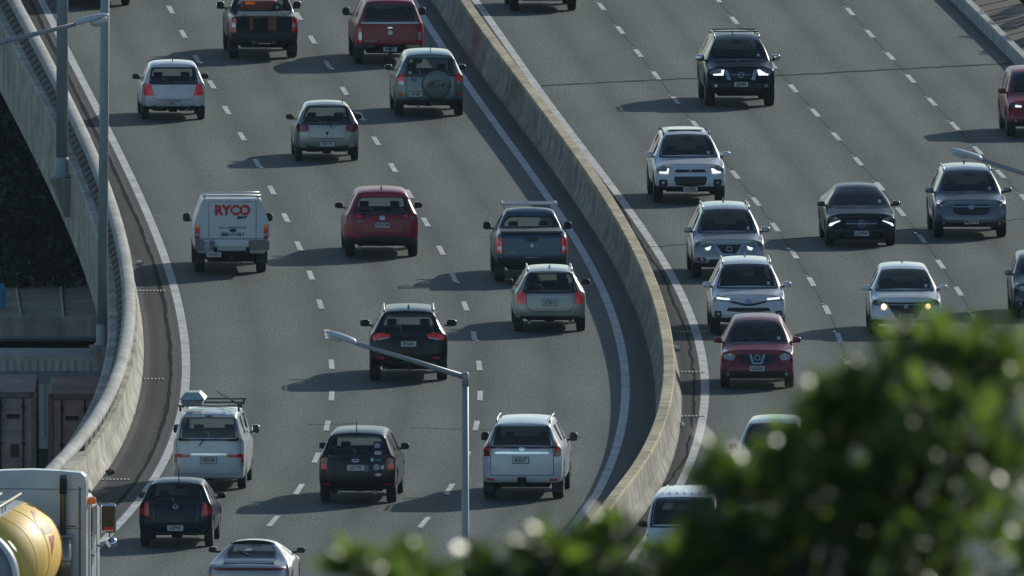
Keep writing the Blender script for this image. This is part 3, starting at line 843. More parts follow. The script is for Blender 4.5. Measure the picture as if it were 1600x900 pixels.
def car_cage(p):
    L, w, H, ra, fa = p['L'], p['W'] / 2, p['H'], p['ra'], p['fa']
    zb, arch = p['zb'], p['arch']
    S = []     # y, zb, w, zs, zm, yt, (x6,z6,x7,z7,z8), tags(col7, col8, col9)
    b6, b7, r6, r7 = p['b6'] * w, p['b7'] * w, p['r6'] * w, p['r7'] * w
    zm = (zb + p['zs_m']) / 2 + .06
    cr = p.get('crown', .025)
    def roof(d=0.0, e=.0): return (r6, H - .085 - d - cr, r7, H - .025 - d - cr * .5, H - d + e)
    def st(y, zbb, ww, zs, zmm, yt, top, tg=(0, 0, 0)): S.append((y, zbb, ww, zs, zmm, yt, top, tg))
    SG, RG, WG = 3, 1, 2
    tp = p['taper']
    zr = p['zs_r']
    st(0, p['zbr'], w * tp, zr, p['zmr'], None, (b6 * .99, zr + .005, b7 * .99, zr + .01, zr + .015))
    if p['kind'] == 'hatch':
        y1 = min(.24, (ra - .43) * .5); y2 = (y1 + ra - .43) / 2
        gb, gt = p['zgb'] - .035, p['zgt'] + .03
        st(y1, p['zbr'] - .02, w * .985, zr, zm, p['ygb'], (b6, gb, b7, gb + .01, gb + .02), (0, 0, RG))
        st(y2, p['zbr'] - .02, w * .995, zr, zm, (p['ygb'] + p['ygt']) / 2 - .02, ((b6 + r6) / 2 + .012, (gb + gt) / 2, (b7 + r7) / 2 + .012, (gb + gt) / 2 + .005, (gb + gt) / 2 + .01), (0, 0, RG))
        st(ra - .43, zb + .06, w, zr, zm, p['ygt'], (r6 * 1.02, gt - .01, r7, gt, gt + .015))
        st(ra - .25, arch, w * p['hip'], zr, zm + .03, p['yrr'], (r6, H - .13 - p['roof_drop'] - cr, r7, H - .075 - p['roof_drop'] - cr * .5, H - .055 - p['roof_drop']), (0, 0, 0))
        st(ra + .25, arch, w * p['hip'], zr, zm + .03, max(ra - .1, p['yrr'] + .35), roof(p['roof_drop'] * .5), (6 if p['quarter'] else 0, 0, 0))
        st(ra + .43, zb, w, zr, zm, ra + .43, roof(), (0, 0, 0))
    elif p['kind'] == 'pickup':
        zd = p['zbed']
        bt = (w * .90, zd, w * .78, zd + .01, zd + .015)
        st(.24, p['zbr'], w * .985, zd - .05, zm, .22, bt)
        st(ra - .43, zb + .1, w, zd - .05, zm, ra - .43, bt)
        st(ra - .25, arch, w, zd - .05, zm + .03, ra - .25, bt)
        st(ra + .25, arch, w, zd - .05, zm + .03, ra + .1, bt)
        yb = p['bed']
        st(ra + .43, zb, w, p['zs_m'], zm, yb, (b6, zd + .02, b7, zd + .03, zd + .035), (0, 0, RG))
        st(ra + .51, zb, w, p['zs_m'], zm, yb + .08, ((b6 + r6) / 2 + .02, (zd + H - .16) / 2, (b7 + r7) / 2 + .012, (zd + H - .15) / 2, (zd + H - .14) / 2), (0, 0, RG))
        st(ra + .60, zb, w, p['zs_m'], zm, yb + .16, (r6 * 1.03, H - .17, r7, H - .16, H - .15))
        st(ra + .78, zb, w, p['zs_m'], zm, yb + .24, (r6, H - .11, r7, H - .06, H - .045), (SG, 0, 0))
        st(ra + 1.1, zb, w, p['zs_m'], zm, ra + 1.1, roof(), (SG, 0, 0))
    mid = (ra + fa) / 2 - .12
    st(mid, zb, w, p['zs_m'], zm, mid, roof(), (SG, 0, 0))
    # windscreen
    zw = p['zh']
    st(fa - .80, zb, w, p['zs_m'], zm, p['wt'], (r6, H - .115 - cr, r7, H - .06 - cr * .5, H - .045), (0, 0, WG))
    st(fa - .61, zb, w, p['zs_m'] - .01, zm, (p['wt'] + p['wb']) / 2 - .03, ((b6 + r6) / 2 + .02, (H - .07 + zw) / 2 + .01, (b7 + r7) / 2 + .012, (H - .05 + zw) / 2 + .03, (H - .03 + zw) / 2 + .04), (0, 0, WG))
    st(fa - .43, zb, w, p['zs_m'] - .02, zm, p['wb'], (b6, zw - .01, b7, zw + .01, zw + .03), (0, 0, 0))
    st(fa - .25, arch, w, p['zs_m'] - .05, zm + .03, p['wb'] + .14, (b6 * .98, zw - .06, b7, zw - .02, zw))
    f = (p['zs_f'] + .1)
    st(fa + .25, arch, w, (p['zs_m'] + p['zs_f']) / 2, zm, fa + .18, (w * .86, zw - .10, w * .70, zw - .05, zw - .03))
    st(fa + .43, p['zbf'] + .05, w * .985, p['zs_f'] + .04, zm - .03, fa + .42, (w * .82, zw - .15, w * .68, zw - .10, zw - .08))
    st(L - .20, p['zbf'], w * .965, p['zs_f'], p['zmf'], L - .20, (w * .80, p['zs_f'] + .07, w * .66, p['zs_f'] + .10, p['zs_f'] + .12))
    st(L, p['zbf'], w * .93, p['zs_f'] - .06, p['zmf'], None, (w * .80, p['zs_f'] - .02, w * .66, p['zs_f'] + .0, p['zs_f'] + .01))
    V, F, T = [], [], []
    rings = []
    nS = len(S)
    rc, lean = p['rc'], p['lean']
    xm, xn, xq = .88, .70, .36
    for si, (y, zbb, ww, zs, zmm, yt, top, tg) in enumerate(S):
        end = -1 if si == 0 else (1 if si == nS - 1 else 0)
        x6, z6, x7, z7, z8 = top
        ytop = y if yt is None else yt
        z7b = z8 * .72 + z7 * .28
        half = [(0, y, zbb), (xq * ww, y, zbb), (xn * ww, y, zbb), (xm * ww, y, zbb), (.94 * ww, y, zbb + .02), (.985 * ww, y, zbb + .10), (ww, y, zmm), (.985 * ww, y, zs - .07), (.945 * ww, (y * .6 + ytop * .4) if not end else y, zs), (x6, ytop, z6), (x7, ytop, z7), (x7 * .52, ytop, z7b), (0, ytop, z8)]
        if end:
            dyl = {4: .08, 5: .02, 6: .0, 7: .05 if end < 0 else .12, 8: lean if end < 0 else .22}     # set-back of each level
            hh = []
            for k, q in enumerate(half):
                lev = k if 4 <= k <= 8 else (4 if k < 4 else 8)
                dy = dyl[lev] + (.03 if k >= 9 else 0)
                if 4 <= k <= 8: dy += rc
                elif k in (3, 9): dy += rc * .35
                elif k in (2, 10): dy += rc * .06
                elif k in (1, 11): dy -= .014
                else: dy -= .02
                hh.append((q[0], q[1] - end * dy if end > 0 else q[1] + dy, q[2]))
            half = hh
        idx = {}
        ring = []
        for k, q in enumerate(half): ring.append(len(V)); V.append(q)
        left = []
        for k in range(11, 0, -1):
            left.append(len(V)); V.append((-half[k][0], half[k][1], half[k][2]))
        rings.append(ring + left)      # 0..12 right half, then mirrored 11..1
    NR = 24
    def colof(k):  # column of ring edge k -> half column index
        return k if k < 12 else 23 - k
    for si in range(nS - 1):
        tg = S[si][7]
        A, B = rings[si], rings[si + 1]
        for k in range(NR):
            k2 = (k + 1) % NR
            c = colof(k)
            t = 0
            if c <= 3: t = 4
            elif c == 4 and p['clad']: t = 5
            elif c == 8: t = tg[0]
            elif c == 9: t = tg[1]
            elif c >= 10: t = tg[2]
            F.append((A[k], A[k2], B[k2], B[k])); T.append(t)
    # end caps: columns o m n c n m o, rows = ring points 3..6 then the top row
    for si, sgn in ((0, -1), (nS - 1, 1)):
        R = rings[si]
        ww = S[si][2]
        rows = []
        rows.append([R[4], R[3], R[2], R[1], R[0], R[23], R[22], R[21], R[20]])
        for k in (5, 6, 7):
            o = V[R[k]]
            yo = o[1]
            mk = []
            for fx, dd in ((xm, rc * .65), (xn, rc * .94), (xq, rc + .014), (0, rc * 1.0 + .02)):
                mk.append((fx * ww, yo + sgn * dd, o[2]))
            i0 = len(V); V.extend(mk); V.extend([(-q[0], q[1], q[2]) for q in (mk[2], mk[1], mk[0])])
            rows.append([R[k], i0, i0 + 1, i0 + 2, i0 + 3, i0 + 4, i0 + 5, i0 + 6, R[24 - k]])
        rows.append([R[8], R[9], R[10], R[11], R[12], R[13], R[14], R[15], R[16]])
        for ri, (a, b) in enumerate(zip(rows, rows[1:])):
            for k in range(8):
                F.append((a[k], b[k], b[k + 1], a[k + 1]) if sgn < 0 else (a[k], a[k + 1], b[k + 1], b[k]))
                T.append(5 if (p['clad'] and ri == 0) else 0)
    for _ in range(2): V, F, T = catmull(V, F, T)
    return V, F, T

_wheel_cache = {}
def wheel_mesh(R, tw, dark):
    k = (R, tw, dark)
    if k in _wheel_cache: return _wheel_cache[k]
    mtx = Matrix.Rotation(math.pi / 2, 4, 'Y')
    h = tw / 2
    mb = MB(); mb.lathe([(R * .62, -h * .8), (R * .80, -h), (R * .95, -h * .92), (R, -h * .6), (R, h * .6), (R * .95, h * .92), (R * .80, h), (R * .62, h * .8)], mtx, 28, close=True)
    for g in (-.4, 0, .4):
        mb.lathe([(R * 1.002, h * g - .006), (R * 1.006, h * g), (R * 1.002, h * g + .006)], mtx, 28, close=True)
    t = mb.build('tyre', M['rubber'])
    mb = MB(); mb.lathe([(R * .64, -h * .7), (R * .64, h * .7)], mtx, 24)
    for s in (-1, 1):
        mb.lathe([(R * .64, s * h * .7), (R * .64, s * h * .86), (R * .56, s * h * .84), (R * .56, s * h * .7)], mtx, 24, close=True)
        for q in range(5):
            a = q * 2 * math.pi / 5
            mb.box((s * h * .76, math.cos(a) * R * .32, math.sin(a) * R * .32), (.03, R * .13, R * .60), .006, Matrix.Rotation(-a + math.pi / 2 * 0 , 3, 'X') @ Matrix.Rotation(math.pi / 2, 3, 'X') if False else Matrix.Rotation(a - math.pi / 2, 3, 'X'))
    r = mb.build('rim', M['rim_dark'] if dark else M['rim'])
    out = (t.data, r.data)
    bpy.data.objects.remove(t); bpy.data.objects.remove(r)
    _wheel_cache[k] = out
    return out

def rrect(cx, cz, wd, ht, r=.02, n=3):
    out = []
    for sx, sz, a0 in ((1, 1, 0), (-1, 1, 90), (-1, -1, 180), (1, -1, 270)):
        for k in range(n + 1):
            a = math.radians(a0 + 90 * k / n)
            out.append((cx + sx * (wd / 2 - r) + r * math.cos(a), cz + sz * (ht / 2 - r) + r * math.sin(a)))
    return out
def ellipse(cx, cz, rx, rz, n=16):
    return [(cx + rx * math.cos(2 * math.pi * k / n), cz + rz * math.sin(2 * math.pi * k / n)) for k in range(n)]
def mirror(poly): return [(-x, z) for x, z in poly][::-1]
def ring_poly(outer, inner):      # a closed band between two outlines of equal length
    return ('ring', outer, inner)

class Car:
    def __init__(self, name, label, cat, p, paint_m, group=None):
        self.p = p; self.paint = paint_m
        self.root = tag(empty(name, (0, 0, 0)), label, cat, group)
        V, F, T = car_cage(p)
        bm = bmesh.new()
        bv = [bm.verts.new(v) for v in V]
        for f in F: bm.faces.new([bv[i] for i in f])
        bm.faces.ensure_lookup_table()
        bmesh.ops.recalc_face_normals(bm, faces=bm.faces[:])
        bm.verts.index_update()
        F = [tuple(v.index for v in f.verts) for f in bm.faces]
        bm.free()
        self.V, self.F = V, F
        self.bvh = BVHTree.FromPolygons([Vector(v) for v in V], F)
        self.oy = 0.0
        def sub(name, keep, mats, midx=None):
            fs = [i for i in range(len(F)) if keep(i)]
            if not fs: return None
            used = sorted({a for i in fs for a in F[i]}); mp = {a: k for k, a in enumerate(used)}
            return mesh_obj(name, [V[a] for a in used], [tuple(mp[a] for a in F[i]) for i in fs], mats, self.root, True, [midx[T[i]] for i in fs] if midx else None)
        cxs = [sum(V[a][0] for a in f) for f in F]
        self.body = sub('body', lambda i: T[i] in (0, 4), [paint_m, M['under']], {0: 0, 4: 1})
        sub('lower_trim', lambda i: T[i] == 5, M['black'])
        gd = M['glass_dark'] if p['privacy'] else M['glass']
        sub('rear_window', lambda i: T[i] == 1, gd)
        sub('windscreen', lambda i: T[i] == 2, M['glass_front'])
        cys = [sum(V[a][1] for a in f) / len(f) for f in F]
        for s in (-1, 1):
            sub('side_window', lambda i: T[i] == 3 and cxs[i] * s > 0, gd)
            sub('quarter_window', lambda i: T[i] == 6 and cxs[i] * s > 0, gd)
        self.wheels(); self.interior(); self.frit('rear'); self.frit('front')
    def frit(self, side):
        """the black printed border round the rear and front screens"""
        p = self.p; w = p['W'] / 2
        if side == 'rear':
            if p['kind'] == 'pickup': z0, z1 = p['zbed'] + .06, p['H'] - .19
            else: z0, z1 = p['zgb'], p['zgt']
            xb, xt, eb, et = p['b7'] * w, p['r7'] * w, .045, .03
        else:
            z0, z1, xb, xt, eb, et = p['zh'] + .035, p['H'] - .12, p['b7'] * w * .985, p['r7'] * w * 1.02, .03, .02
        def trap(e, f):
            a, c_ = xb + e, xt + e; lo, hi = z0 - f, z1 + (f if f < 0 else et)
            pts = []
            for s in (1, -1):
                q = [(s * (a - .03), lo), (s * a, lo + .035), (s * (c_ + .004), hi - .05), (s * (c_ - .05), hi)]
                pts += q if s > 0 else q[::-1]
            return pts
        self.decal('screen_border', ring_poly(trap(.022, eb), trap(-.022, -.012)), M['gloss_black'], side, off=.009, res=.06)
    # ---- standard parts
    def wheels(self):
        p = self.p
        t, r = wheel_mesh(p['R'], p['tw'], p.get('dark_rim', False))
        for y in (p['ra'], p['fa']):
            for s in (-1, 1):
                o = link(bpy.data.objects.new('wheel', t), self.root)
                o.location = (s * (p['W'] / 2 - p['tw'] / 2 - .015), y, p['R'])
                q = link(bpy.data.objects.new('rim', r), o)
        mb = MB()
        mb.box((0, (p['ra'] + p['fa']) / 2, .44), (p['W'] * .66, p['fa'] - p['ra'] + 1.1, .30), .04)
        mb.tube([(-p['W'] * .4, p['ra'], p['R']), (p['W'] * .4, p['ra'], p['R'])], .045, 8)
        mb.box((0, p['ra'], p['R']), (.26, .26, .22), .06)
        mb.build('chassis', M['under'], self.root)
    def interior(self):
        p = self.p
        mid = (p['ra'] + p['fa']) / 2
        w = p['W'] / 2
        ys_ = [p['wb'] - 1.15]
        if p['kind'] == 'hatch' and not p.get('low_seat'): ys_.append(p['wb'] - 2.05)
        top = p['zs_m']
        for k, y in enumerate(ys_):
            for s in (-1, 1):
                mb = MB()
                tp = top - .22 - .20 * k - p.get('low_seat', 0)
                mb.box((s * w * .40, y, tp), (.42, .16, .58), .06)
                mb.box((s * w * .42, y - .02, tp + .38 - .03 * k), (.24, .10, .17), .04)
                mb.tube([(s * w * .40 - .06, y, tp + .22), (s * w * .40 - .06, y, tp + .36)], .012, 6)
                mb.tube([(s * w * .40 + .06, y, tp + .22), (s * w * .40 + .06, y, tp + .36)], .012, 6)
                mb.build('seat', M['seat'], self.root)
        mb = MB(); mb.box((0, p['wb'] - .12, p['zh'] - .16), (w * 1.6, .36, .22), .06)
        mb.build('dashboard', M['seat'], self.root)
        mb = MB(); mb.box((0, (p['wb'] + .5) / 2, .62), (w * 1.6, p['wb'] - .7, .08), .02)
        mb.build('cabin_floor', M['seat'], self.root)
        mb = MB(); mb.box((0, p['wt'] + .12, p['H'] - .20), (.24, .03, .07), .012)
        mb.build('rear_view_mirror', M['black'], self.root)
    def yhit(self, x, z, side):
        if side == 'rear': o, d = Vector((x, -3, z)), Vector((0, 1, 0))
        else: o, d = Vector((x, self.p['L'] + 3, z)), Vector((0, -1, 0))
        h = self.bvh.ray_cast(o, d)
        if h[0] is None:
            n = self.bvh.find_nearest(Vector((x, 0 if side == 'rear' else self.p['L'], z)))
            return n[0], n[1]
        return h[0], h[1]
    def decal(self, name, poly, m, side='rear', off=.006, parent=None, thick=.012, label=None, both=False, res=.07):
        """a thin shaped piece lying on the body, its outline given in x, z (metres)"""
        if both:
            a = self.decal(name, poly, m, side, off, parent, thick, label)
            b_ = self.decal(name, mirror(poly), m, side, off, parent, thick, label)
            return a, b_
        bm = bmesh.new()
        if poly[0] == 'ring':
            vo = [bm.verts.new((x, 0, z)) for x, z in poly[1]]; vi = [bm.verts.new((x, 0, z)) for x, z in poly[2]]
            for i in range(len(vo)):
                j = (i + 1) % len(vo); bm.faces.new((vo[i], vo[j], vi[j], vi[i]))
        else:
            bm.faces.new([bm.verts.new((x, 0, z)) for x, z in poly])
        bmesh.ops.triangulate(bm, faces=bm.faces[:])
        for _ in range(5):
            lg = [e for e in bm.edges if e.calc_length() > res]
            if not lg: break
            bmesh.ops.subdivide_edges(bm, edges=lg, cuts=1)
            bmesh.ops.triangulate(bm, faces=[f for f in bm.faces if len(f.verts) > 3])
        sg = -1 if side == 'rear' else 1
        for v in bm.verts:
            h, n = self.yhit(v.co.x, v.co.z, side)
            v.co = Vector((v.co.x if h is None else h.x, h.y + sg * off, h.z))
        r = bmesh.ops.extrude_edge_only(bm, edges=[e for e in bm.edges if e.is_boundary])
        for g in r['geom']:
            if isinstance(g, bmesh.types.BMVert): g.co.y -= sg * (thick + off)
        bmesh.ops.recalc_face_normals(bm, faces=bm.faces[:])
        me = bpy.data.meshes.new(name); bm.to_mesh(me); bm.free()
        me.materials.append(m)
        o = link(bpy.data.objects.new(name, me), parent or self.root)
        if label: o['label'] = label
        return o
    def seam(self, pts, side='rear', w=.014, m=None, name='panel_gap', off=.004):
        bm = bmesh.new()
        P2 = []
        for a, b in zip(pts, pts[1:]):
            n = max(1, int(math.hypot(b[0] - a[0], b[1] - a[1]) / .06))
            P2 += [(a[0] + (b[0] - a[0]) * k / n, a[1] + (b[1] - a[1]) * k / n) for k in range(n)]
        P2.append(pts[-1])
        prev = None
        sg = -1 if side == 'rear' else 1
        for i, q in enumerate(P2):
            a, b = P2[max(0, i - 1)], P2[min(len(P2) - 1, i + 1)]
            dx, dz = b[0] - a[0], b[1] - a[1]; l = math.hypot(dx, dz) or 1
            nx_, nz = -dz / l * w / 2, dx / l * w / 2
            row = []
            for s in (-1, 1):
                h, n = self.yhit(q[0] + s * nx_, q[1] + s * nz, side)
                row.append(bm.verts.new((h.x, h.y + sg * off, h.z)))
            if prev: bm.faces.new((prev[0], prev[1], row[1], row[0]))
            prev = row
        me = bpy.data.meshes.new(name); bm.to_mesh(me); bm.free(); me.materials.append(m or M['seamgap'])
        return link(bpy.data.objects.new(name, me), self.root)
    def text(self, body, x, z, size, m, side='rear', parent=None, name='lettering', width=None, shear=0.0, off=.016, bold=0.0, y=None, align='CENTER'):
        cu = bpy.data.curves.new(name, 'FONT')
        cu.body = body; cu.size = size; cu.align_x = align; cu.align_y = 'CENTER'; cu.extrude = .002; cu.shear = shear; cu.offset = bold
        cu.resolution_u = 3
        cu.materials.append(m)
        o = link(bpy.data.objects.new(name, cu), parent or self.root)
        sg = -1 if side == 'rear' else 1
        if y is None:
            y = self.yhit(x, z, side)[0].y + sg * off
        o.location = (x, y, z)
        o.rotation_euler = (math.pi / 2, 0, 0 if side == 'rear' else math.pi)
        if width:
            n = max(1, len(body)); est = size * .62 * n
            o.scale = (width / est, 1, 1)
        return o
    def number_plate(self, txt, x, z, side='rear', black=False, wd=.36, ht=.125):
        o, n = self.yhit(x, z, side)
        sg = -1 if side == 'rear' else 1
        ymin = min(self.yhit(x + a, z + b, side)[0].y * -sg for a in (-wd / 2, 0, wd / 2) for b in (-ht / 2, ht / 2)) * -sg
        mb = MB(); mb.box((x, ymin + sg * .008, z), (wd, .014, ht), .006)
        pl = mb.build('number_plate', M['plate_black' if black else 'plate'], self.root)
        self.text(txt, x, z, ht * .92, M['ink_white' if black else 'ink'], side, pl, 'lettering', wd * .86, y=ymin + sg * .0175, bold=.003)
        mb = MB()
        for sz in (-1, 1): mb.box((x, ymin + sg * .010, z + sz * (ht / 2 + .006)), (wd + .02, .016, .012), .003)
        for sx in (-1, 1): mb.box((x + sx * (wd / 2 + .006), ymin + sg * .010, z), (.012, .016, ht), .003)
        mb.build('plate_frame', M['black'], pl)
        return pl
    def mirrors(self, m, y=None, z=None, size=(.22, .12, .16), reach=.13):
        p = self.p; reach = reach - .075; size = (size[0] * .9, size[1], size[2] * .95)
        y = y if y is not None else p['wb'] - .35
        z = z if z is not None else p['zs_m'] + .08
        for s in (-1, 1):
            bm = bmesh.new(); bmesh.ops.create_cube(bm, size=1)
            bmesh.ops.subdivide_edges(bm, edges=bm.edges[:], cuts=2, use_grid_fill=True)
            cx = s * (p['W'] / 2 + reach)
            for v in bm.verts:
                q = v.co.copy() * 2
                k = 1 / max(1e-6, (abs(q.x) ** 4 + abs(q.y) ** 4 + abs(q.z) ** 4) ** .25)
                f = max(abs(q.x), abs(q.y), abs(q.z))
                q = q * k * f
                tz = 1 - .12 * (s * q.x + 1) / 2
                v.co = Vector((cx + q.x * size[0] / 2, y + q.y * size[1] / 2 + (.04 if q.y > 0 else 0) * (1 - abs(q.x)), z + q.z * size[2] / 2 * tz))
            me = bpy.data.meshes.new('wing_mirror'); bm.to_mesh(me); bm.free(); me.materials.append(m)
            me.polygons.foreach_set('use_smooth', [True] * len(me.polygons))
            o = link(bpy.data.objects.new('wing_mirror', me), self.root)
            mb = MB(); mb.box((s * (p['W'] / 2 + reach - .15), y + .03, z - size[2] * .34), (.20, .07, .045), .015); mb.build('mirror_arm', M['black'], o)
            mb = MB(); mb.box((cx, y - size[1] / 2 - .001, z), (size[0] * .80, .008, size[2] * .74), .003); mb.build('mirror_glass', M['gloss_black'], o)
    def rails(self, m, y0=.7, y1=None, h=.07):
        p = self.p
        y1 = y1 or p['wt'] - .15
        for s in (-1, 1):
            pts = []
            for k in range(9):
                f = k / 8; y = y0 + (y1 - y0) * f
                x = s * p['W'] / 2 * (p['r6'] - .035)
                hh = self.bvh.ray_cast(Vector((x, y, 4)), Vector((0, 0, -1)))[0]
                pts.append((x, y, hh.z + (h if 0 < k < 8 else -.01)))
            mb = MB(); mb.tube(pts, .022, 8); mb.build('roof_rail', m, self.root)
    def antenna(self, x=0, y=.6, h=.35, lean=.15, fin=False):
        hh = self.bvh.ray_cast(Vector((x, y, 4)), Vector((0, 0, -1)))[0]
        mb = MB()
        if fin:
            mb.loft([[(x - .03, y - .08, hh.z - .01), (x + .03, y - .08, hh.z - .01), (x + .03, y + .12, hh.z - .01), (x - .03, y + .12, hh.z - .01)],
                     [(x - .012, y - .07, hh.z + .075), (x + .012, y - .07, hh.z + .075), (x + .012, y, hh.z + .075), (x - .012, y, hh.z + .075)]])
            mb.build('antenna', self.paint if fin == 'body' else M['gloss_black'], self.root)
        else:
            mb.tube([(x, y, hh.z - .02), (x, y - lean, hh.z + h)], [.014, .006], 6); mb.build('antenna', M['black'], self.root)
    def exhaust(self, x, z=.27, y=.12):
        mb = MB(); mb.tube([(x, y, z), (x, y + .5, z + .03)], .034, 10); mb.build('exhaust_pipe', M['silver'], self.root)
    def wiper(self, x0, z0, x1, z1, side='rear'):
        a, b = self.yhit(x0, z0, side)[0], self.yhit(x1, z1, side)[0]
        sg = -.03 if side == 'rear' else .03
        mb = MB(); mb.tube([a + Vector((0, sg, 0)), b + Vector((0, sg, 0))], .013, 6); mb.build('wiper', M['black'], self.root)
    def front_wipers(self):
        p = self.p
        for x0, x1 in ((-.55, .02), (.05, .58)):
            pts = []
            for k in range(5):
                f = k / 4; x = (x0 + (x1 - x0) * f) * p['W'] / 1.8
                y = p['wb'] - .05 - .06 * f
                h = self.bvh.ray_cast(Vector((x, y, 4)), Vector((0, 0, -1)))[0]
                pts.append(h + Vector((0, .01, .02)))
            mb = MB(); mb.tube(pts, .012, 6); mb.build('wiper', M['black'], self.root)
    def mudflaps(self):
        p = self.p
        for s in (-1, 1):
            mb = MB(); mb.box((s * (p['W'] / 2 - .14), p['ra'] - p['R'] - .06, .30), (.24, .015, .26), .004); mb.build('mud_flap', M['black'], self.root)
    def towbar(self, z=.40, x=0):
        mb = MB(); mb.box((x, -.02, z), (.10, .22, .07), .01); mb.tube([(x, -.10, z + .02), (x, -.10, z + .12)], .02, 8); mb.lathe([(.0, .10), (.022, .115), (.028, .14), (.022, .165), (0, .18)], Matrix.Translation((x, -.10, z)), 12)
        mb.build('tow_bar', M['black'], self.root)
    def tail_row(self, z=.44, x=.62, wd=.16, ht=.045):
        self.decal('reflector', rrect(x, z, wd, ht, .015), M['red_lens'], both=True)
    # ---- placement: near axle on pixel (u, v)
    def place(self, u, v, front=False, dyaw=0.0):
        p = self.p
        g = G(u, v)
        if self.root['category'] == 'car': self.root['group'] = 'oncoming cars in the right carriageway' if front else 'cars driving away in the left carriageway'
        cvx = cv_R1 if front else cv_L1
        t = cvx.tangent(g.y)
        a = -math.atan2(t.x, t.y) + math.radians(dyaw)
        ax = p['fa'] if front else p['ra']
        if front: a += math.pi
        # the tyre's visible foot is its near edge
        self.root.rotation_euler = (0, 0, a)
        d = Vector((-math.sin(a), math.cos(a), 0))
        self.root.location = (g.x, g.y, 0) - d * ax if False else Vector((g.x, g.y, 0)) - d * ax
        return self

def lamps_rear(c, poly, m='red_lens', name='tail_light', **k): return c.decal(name, poly, M[m], both=True, off=.012, **k)

# palette
PW = paint('white_paint', (.60, .63, .66), .32, .0)
PW2 = paint('pearl_white_paint', (.56, .59, .62), .3, .1)
PSILV = paint('silver_paint', (.36, .37, .38), .34, .55)
PCHAMP = paint('champagne_paint', (.38, .39, .36), .36, .4)
PBEIGE = paint('beige_silver_paint', (.37, .365, .325), .38, .4)
PGREEN = paint('silver_green_paint', (.14, .19, .20), .34, .45)
PRED = paint('deep_red_paint', (.27, .003, .020), .34, .0, .2)
PRED2 = paint('dark_red_paint', (.27, .006, .020), .34, .0, .2)
PMAR = paint('maroon_paint', (.18, .009, .024), .34, .0, .2)
PBLUE = paint('slate_blue_paint', (.050, .085, .135), .36, .1, .3)
PNAVY = paint('navy_paint', (.006, .012, .030), .25, .0, .12)
PBLK = paint('black_paint', (.004, .006, .009), .22, .0, .12)
PGREY = paint('charcoal_paint', (.010, .014, .018), .28, .0, .12)
PBGREY = paint('blue_grey_paint', (.17, .19, .22), .32, .5)
PDRK = paint('dark_grey_paint', (.009, .012, .016), .28, .0, .15)

for _m in (PBLK, PNAVY, PGREY, PDRK):
    _m.node_tree.nodes['Principled BSDF'].inputs['Specular IOR Level'].default_value = .2
# --- white hatchback, top of the left lane
c = Car('white_hatchback', 'white hatchback with triangular red tail lights in the leftmost lane below the parapet poles', 'car', P(rc=0.22, zgb=0.985, L=3.7, W=1.69, H=1.51, ra=.62, R=.30, tw=.2, zs_r=.96, zh=.93, zs_m=.93, zmr=.58, r6=0.74, r7=0.655, b6=0.87, b7=0.73, zgt=1.345, ygb=.10, ygt=.42, yrr=.36), PW)
lamps_rear(c, [(.60, .96), (.70, .955), (.765, .82), (.775, .66), (.50, .645), (.55, .78)], 'red_sun_glow')
c.number_plate('GBK217', 0, .45, black=False); c.seam([(-.50, .62), (-.44, .54), (.44, .54), (.50, .62)]); c.decal('emblem', ellipse(0, .86, .04, .035), M['silver'])
c.text('SWIFT'[:0] + 'sport', .44, .86, .05, M['silver']); c.mirrors(M['black']); c.antenna(0, .8, .2); c.exhaust(.35, .25); c.decal('rear_valance', rrect(0, .33, 1.1, .07, .03), M['black'])
c.wiper(0, 1.02, -.3, 1.05); c.place(270, 186)

# --- champagne-silver hatchback
c = Car('silver_hatchback', 'small pale silver hatchback with round-edged red tail lights in the middle lane', 'car', P(rc=0.22, zgb=1.0, L=3.64, W=1.66, H=1.51, ra=.60, R=.29, tw=.19, zs_r=.98, zh=.94, zs_m=.94, zmr=.62, r6=0.69, r7=0.6, b6=0.89, b7=0.79, zgt=1.39, ygb=.12, ygt=.44, yrr=.38), PCHAMP)
lamps_rear(c, rrect(.63, .87, .28, .20, .08), 'dark_red_lens'); c.number_plate('ZEY172', 0, .46); c.seam([(-.49, .98), (-.47, .66), (-.40, .60), (.40, .60), (.47, .66), (.49, .98)])
c.decal('emblem', ellipse(0, .74, .035, .045), M['black']); c.decal('rear_valance', rrect(0, .345, 1.2, .05, .02), M['black']); c.mirrors(M['black']); c.antenna(.42, .9, .15); c.wiper(.02, 1.0, .12, .90); c.place(510, 250.5)

# --- red pickup with canopy, top
c = Car('red_pickup_truck', 'red pickup truck with matching red canopy and cream strip along its tailgate top', 'pickup truck', P(L=5.25, W=1.85, H=1.79, ra=1.2, R=.38, tw=.26, zs_r=1.13, zs_m=1.12, zh=1.16, zs_f=.98, zmr=.58, zbr=.46, zb=.40, arch=.86, r6=0.71, r7=0.64, b6=0.88, b7=0.79, zgt=1.61, zgb=1.18, ygb=.05, ygt=.18, yrr=.14, rc=.08, lean=.02, privacy=True), PRED)
lamps_rear(c, [(.76, 1.0), (.86, 1.0), (.875, .80), (.86, .60), (.75, .60)], 'red_lens')
c.decal('lamp_reflector', rrect(.79, .79, .08, .20, .02), M['clear_lens'], both=True, off=.018)
c.decal('tailgate_strip', rrect(0, 1.135, 1.56, .05, .02), M['plate'], off=.02); c.decal('tailgate_handle', rrect(0, 1.01, .13, .04, .015), M['chrome'], off=.02)
c.decal('emblem', ellipse(0, .88, .065, .06), M['silver'], off=.016); c.text('NAVARA', -.52, .66, .07, M['silver'])
c.seam([(-.72, 1.10), (-.72, .57), (.72, .57), (.72, 1.10)]); c.decal('bumper_corner', rrect(.63, .50, .42, .11, .03), M['chrome'], both=True, off=.03); c.decal('bumper_step', rrect(0, .49, .84, .12, .02), M['black'], off=.025)
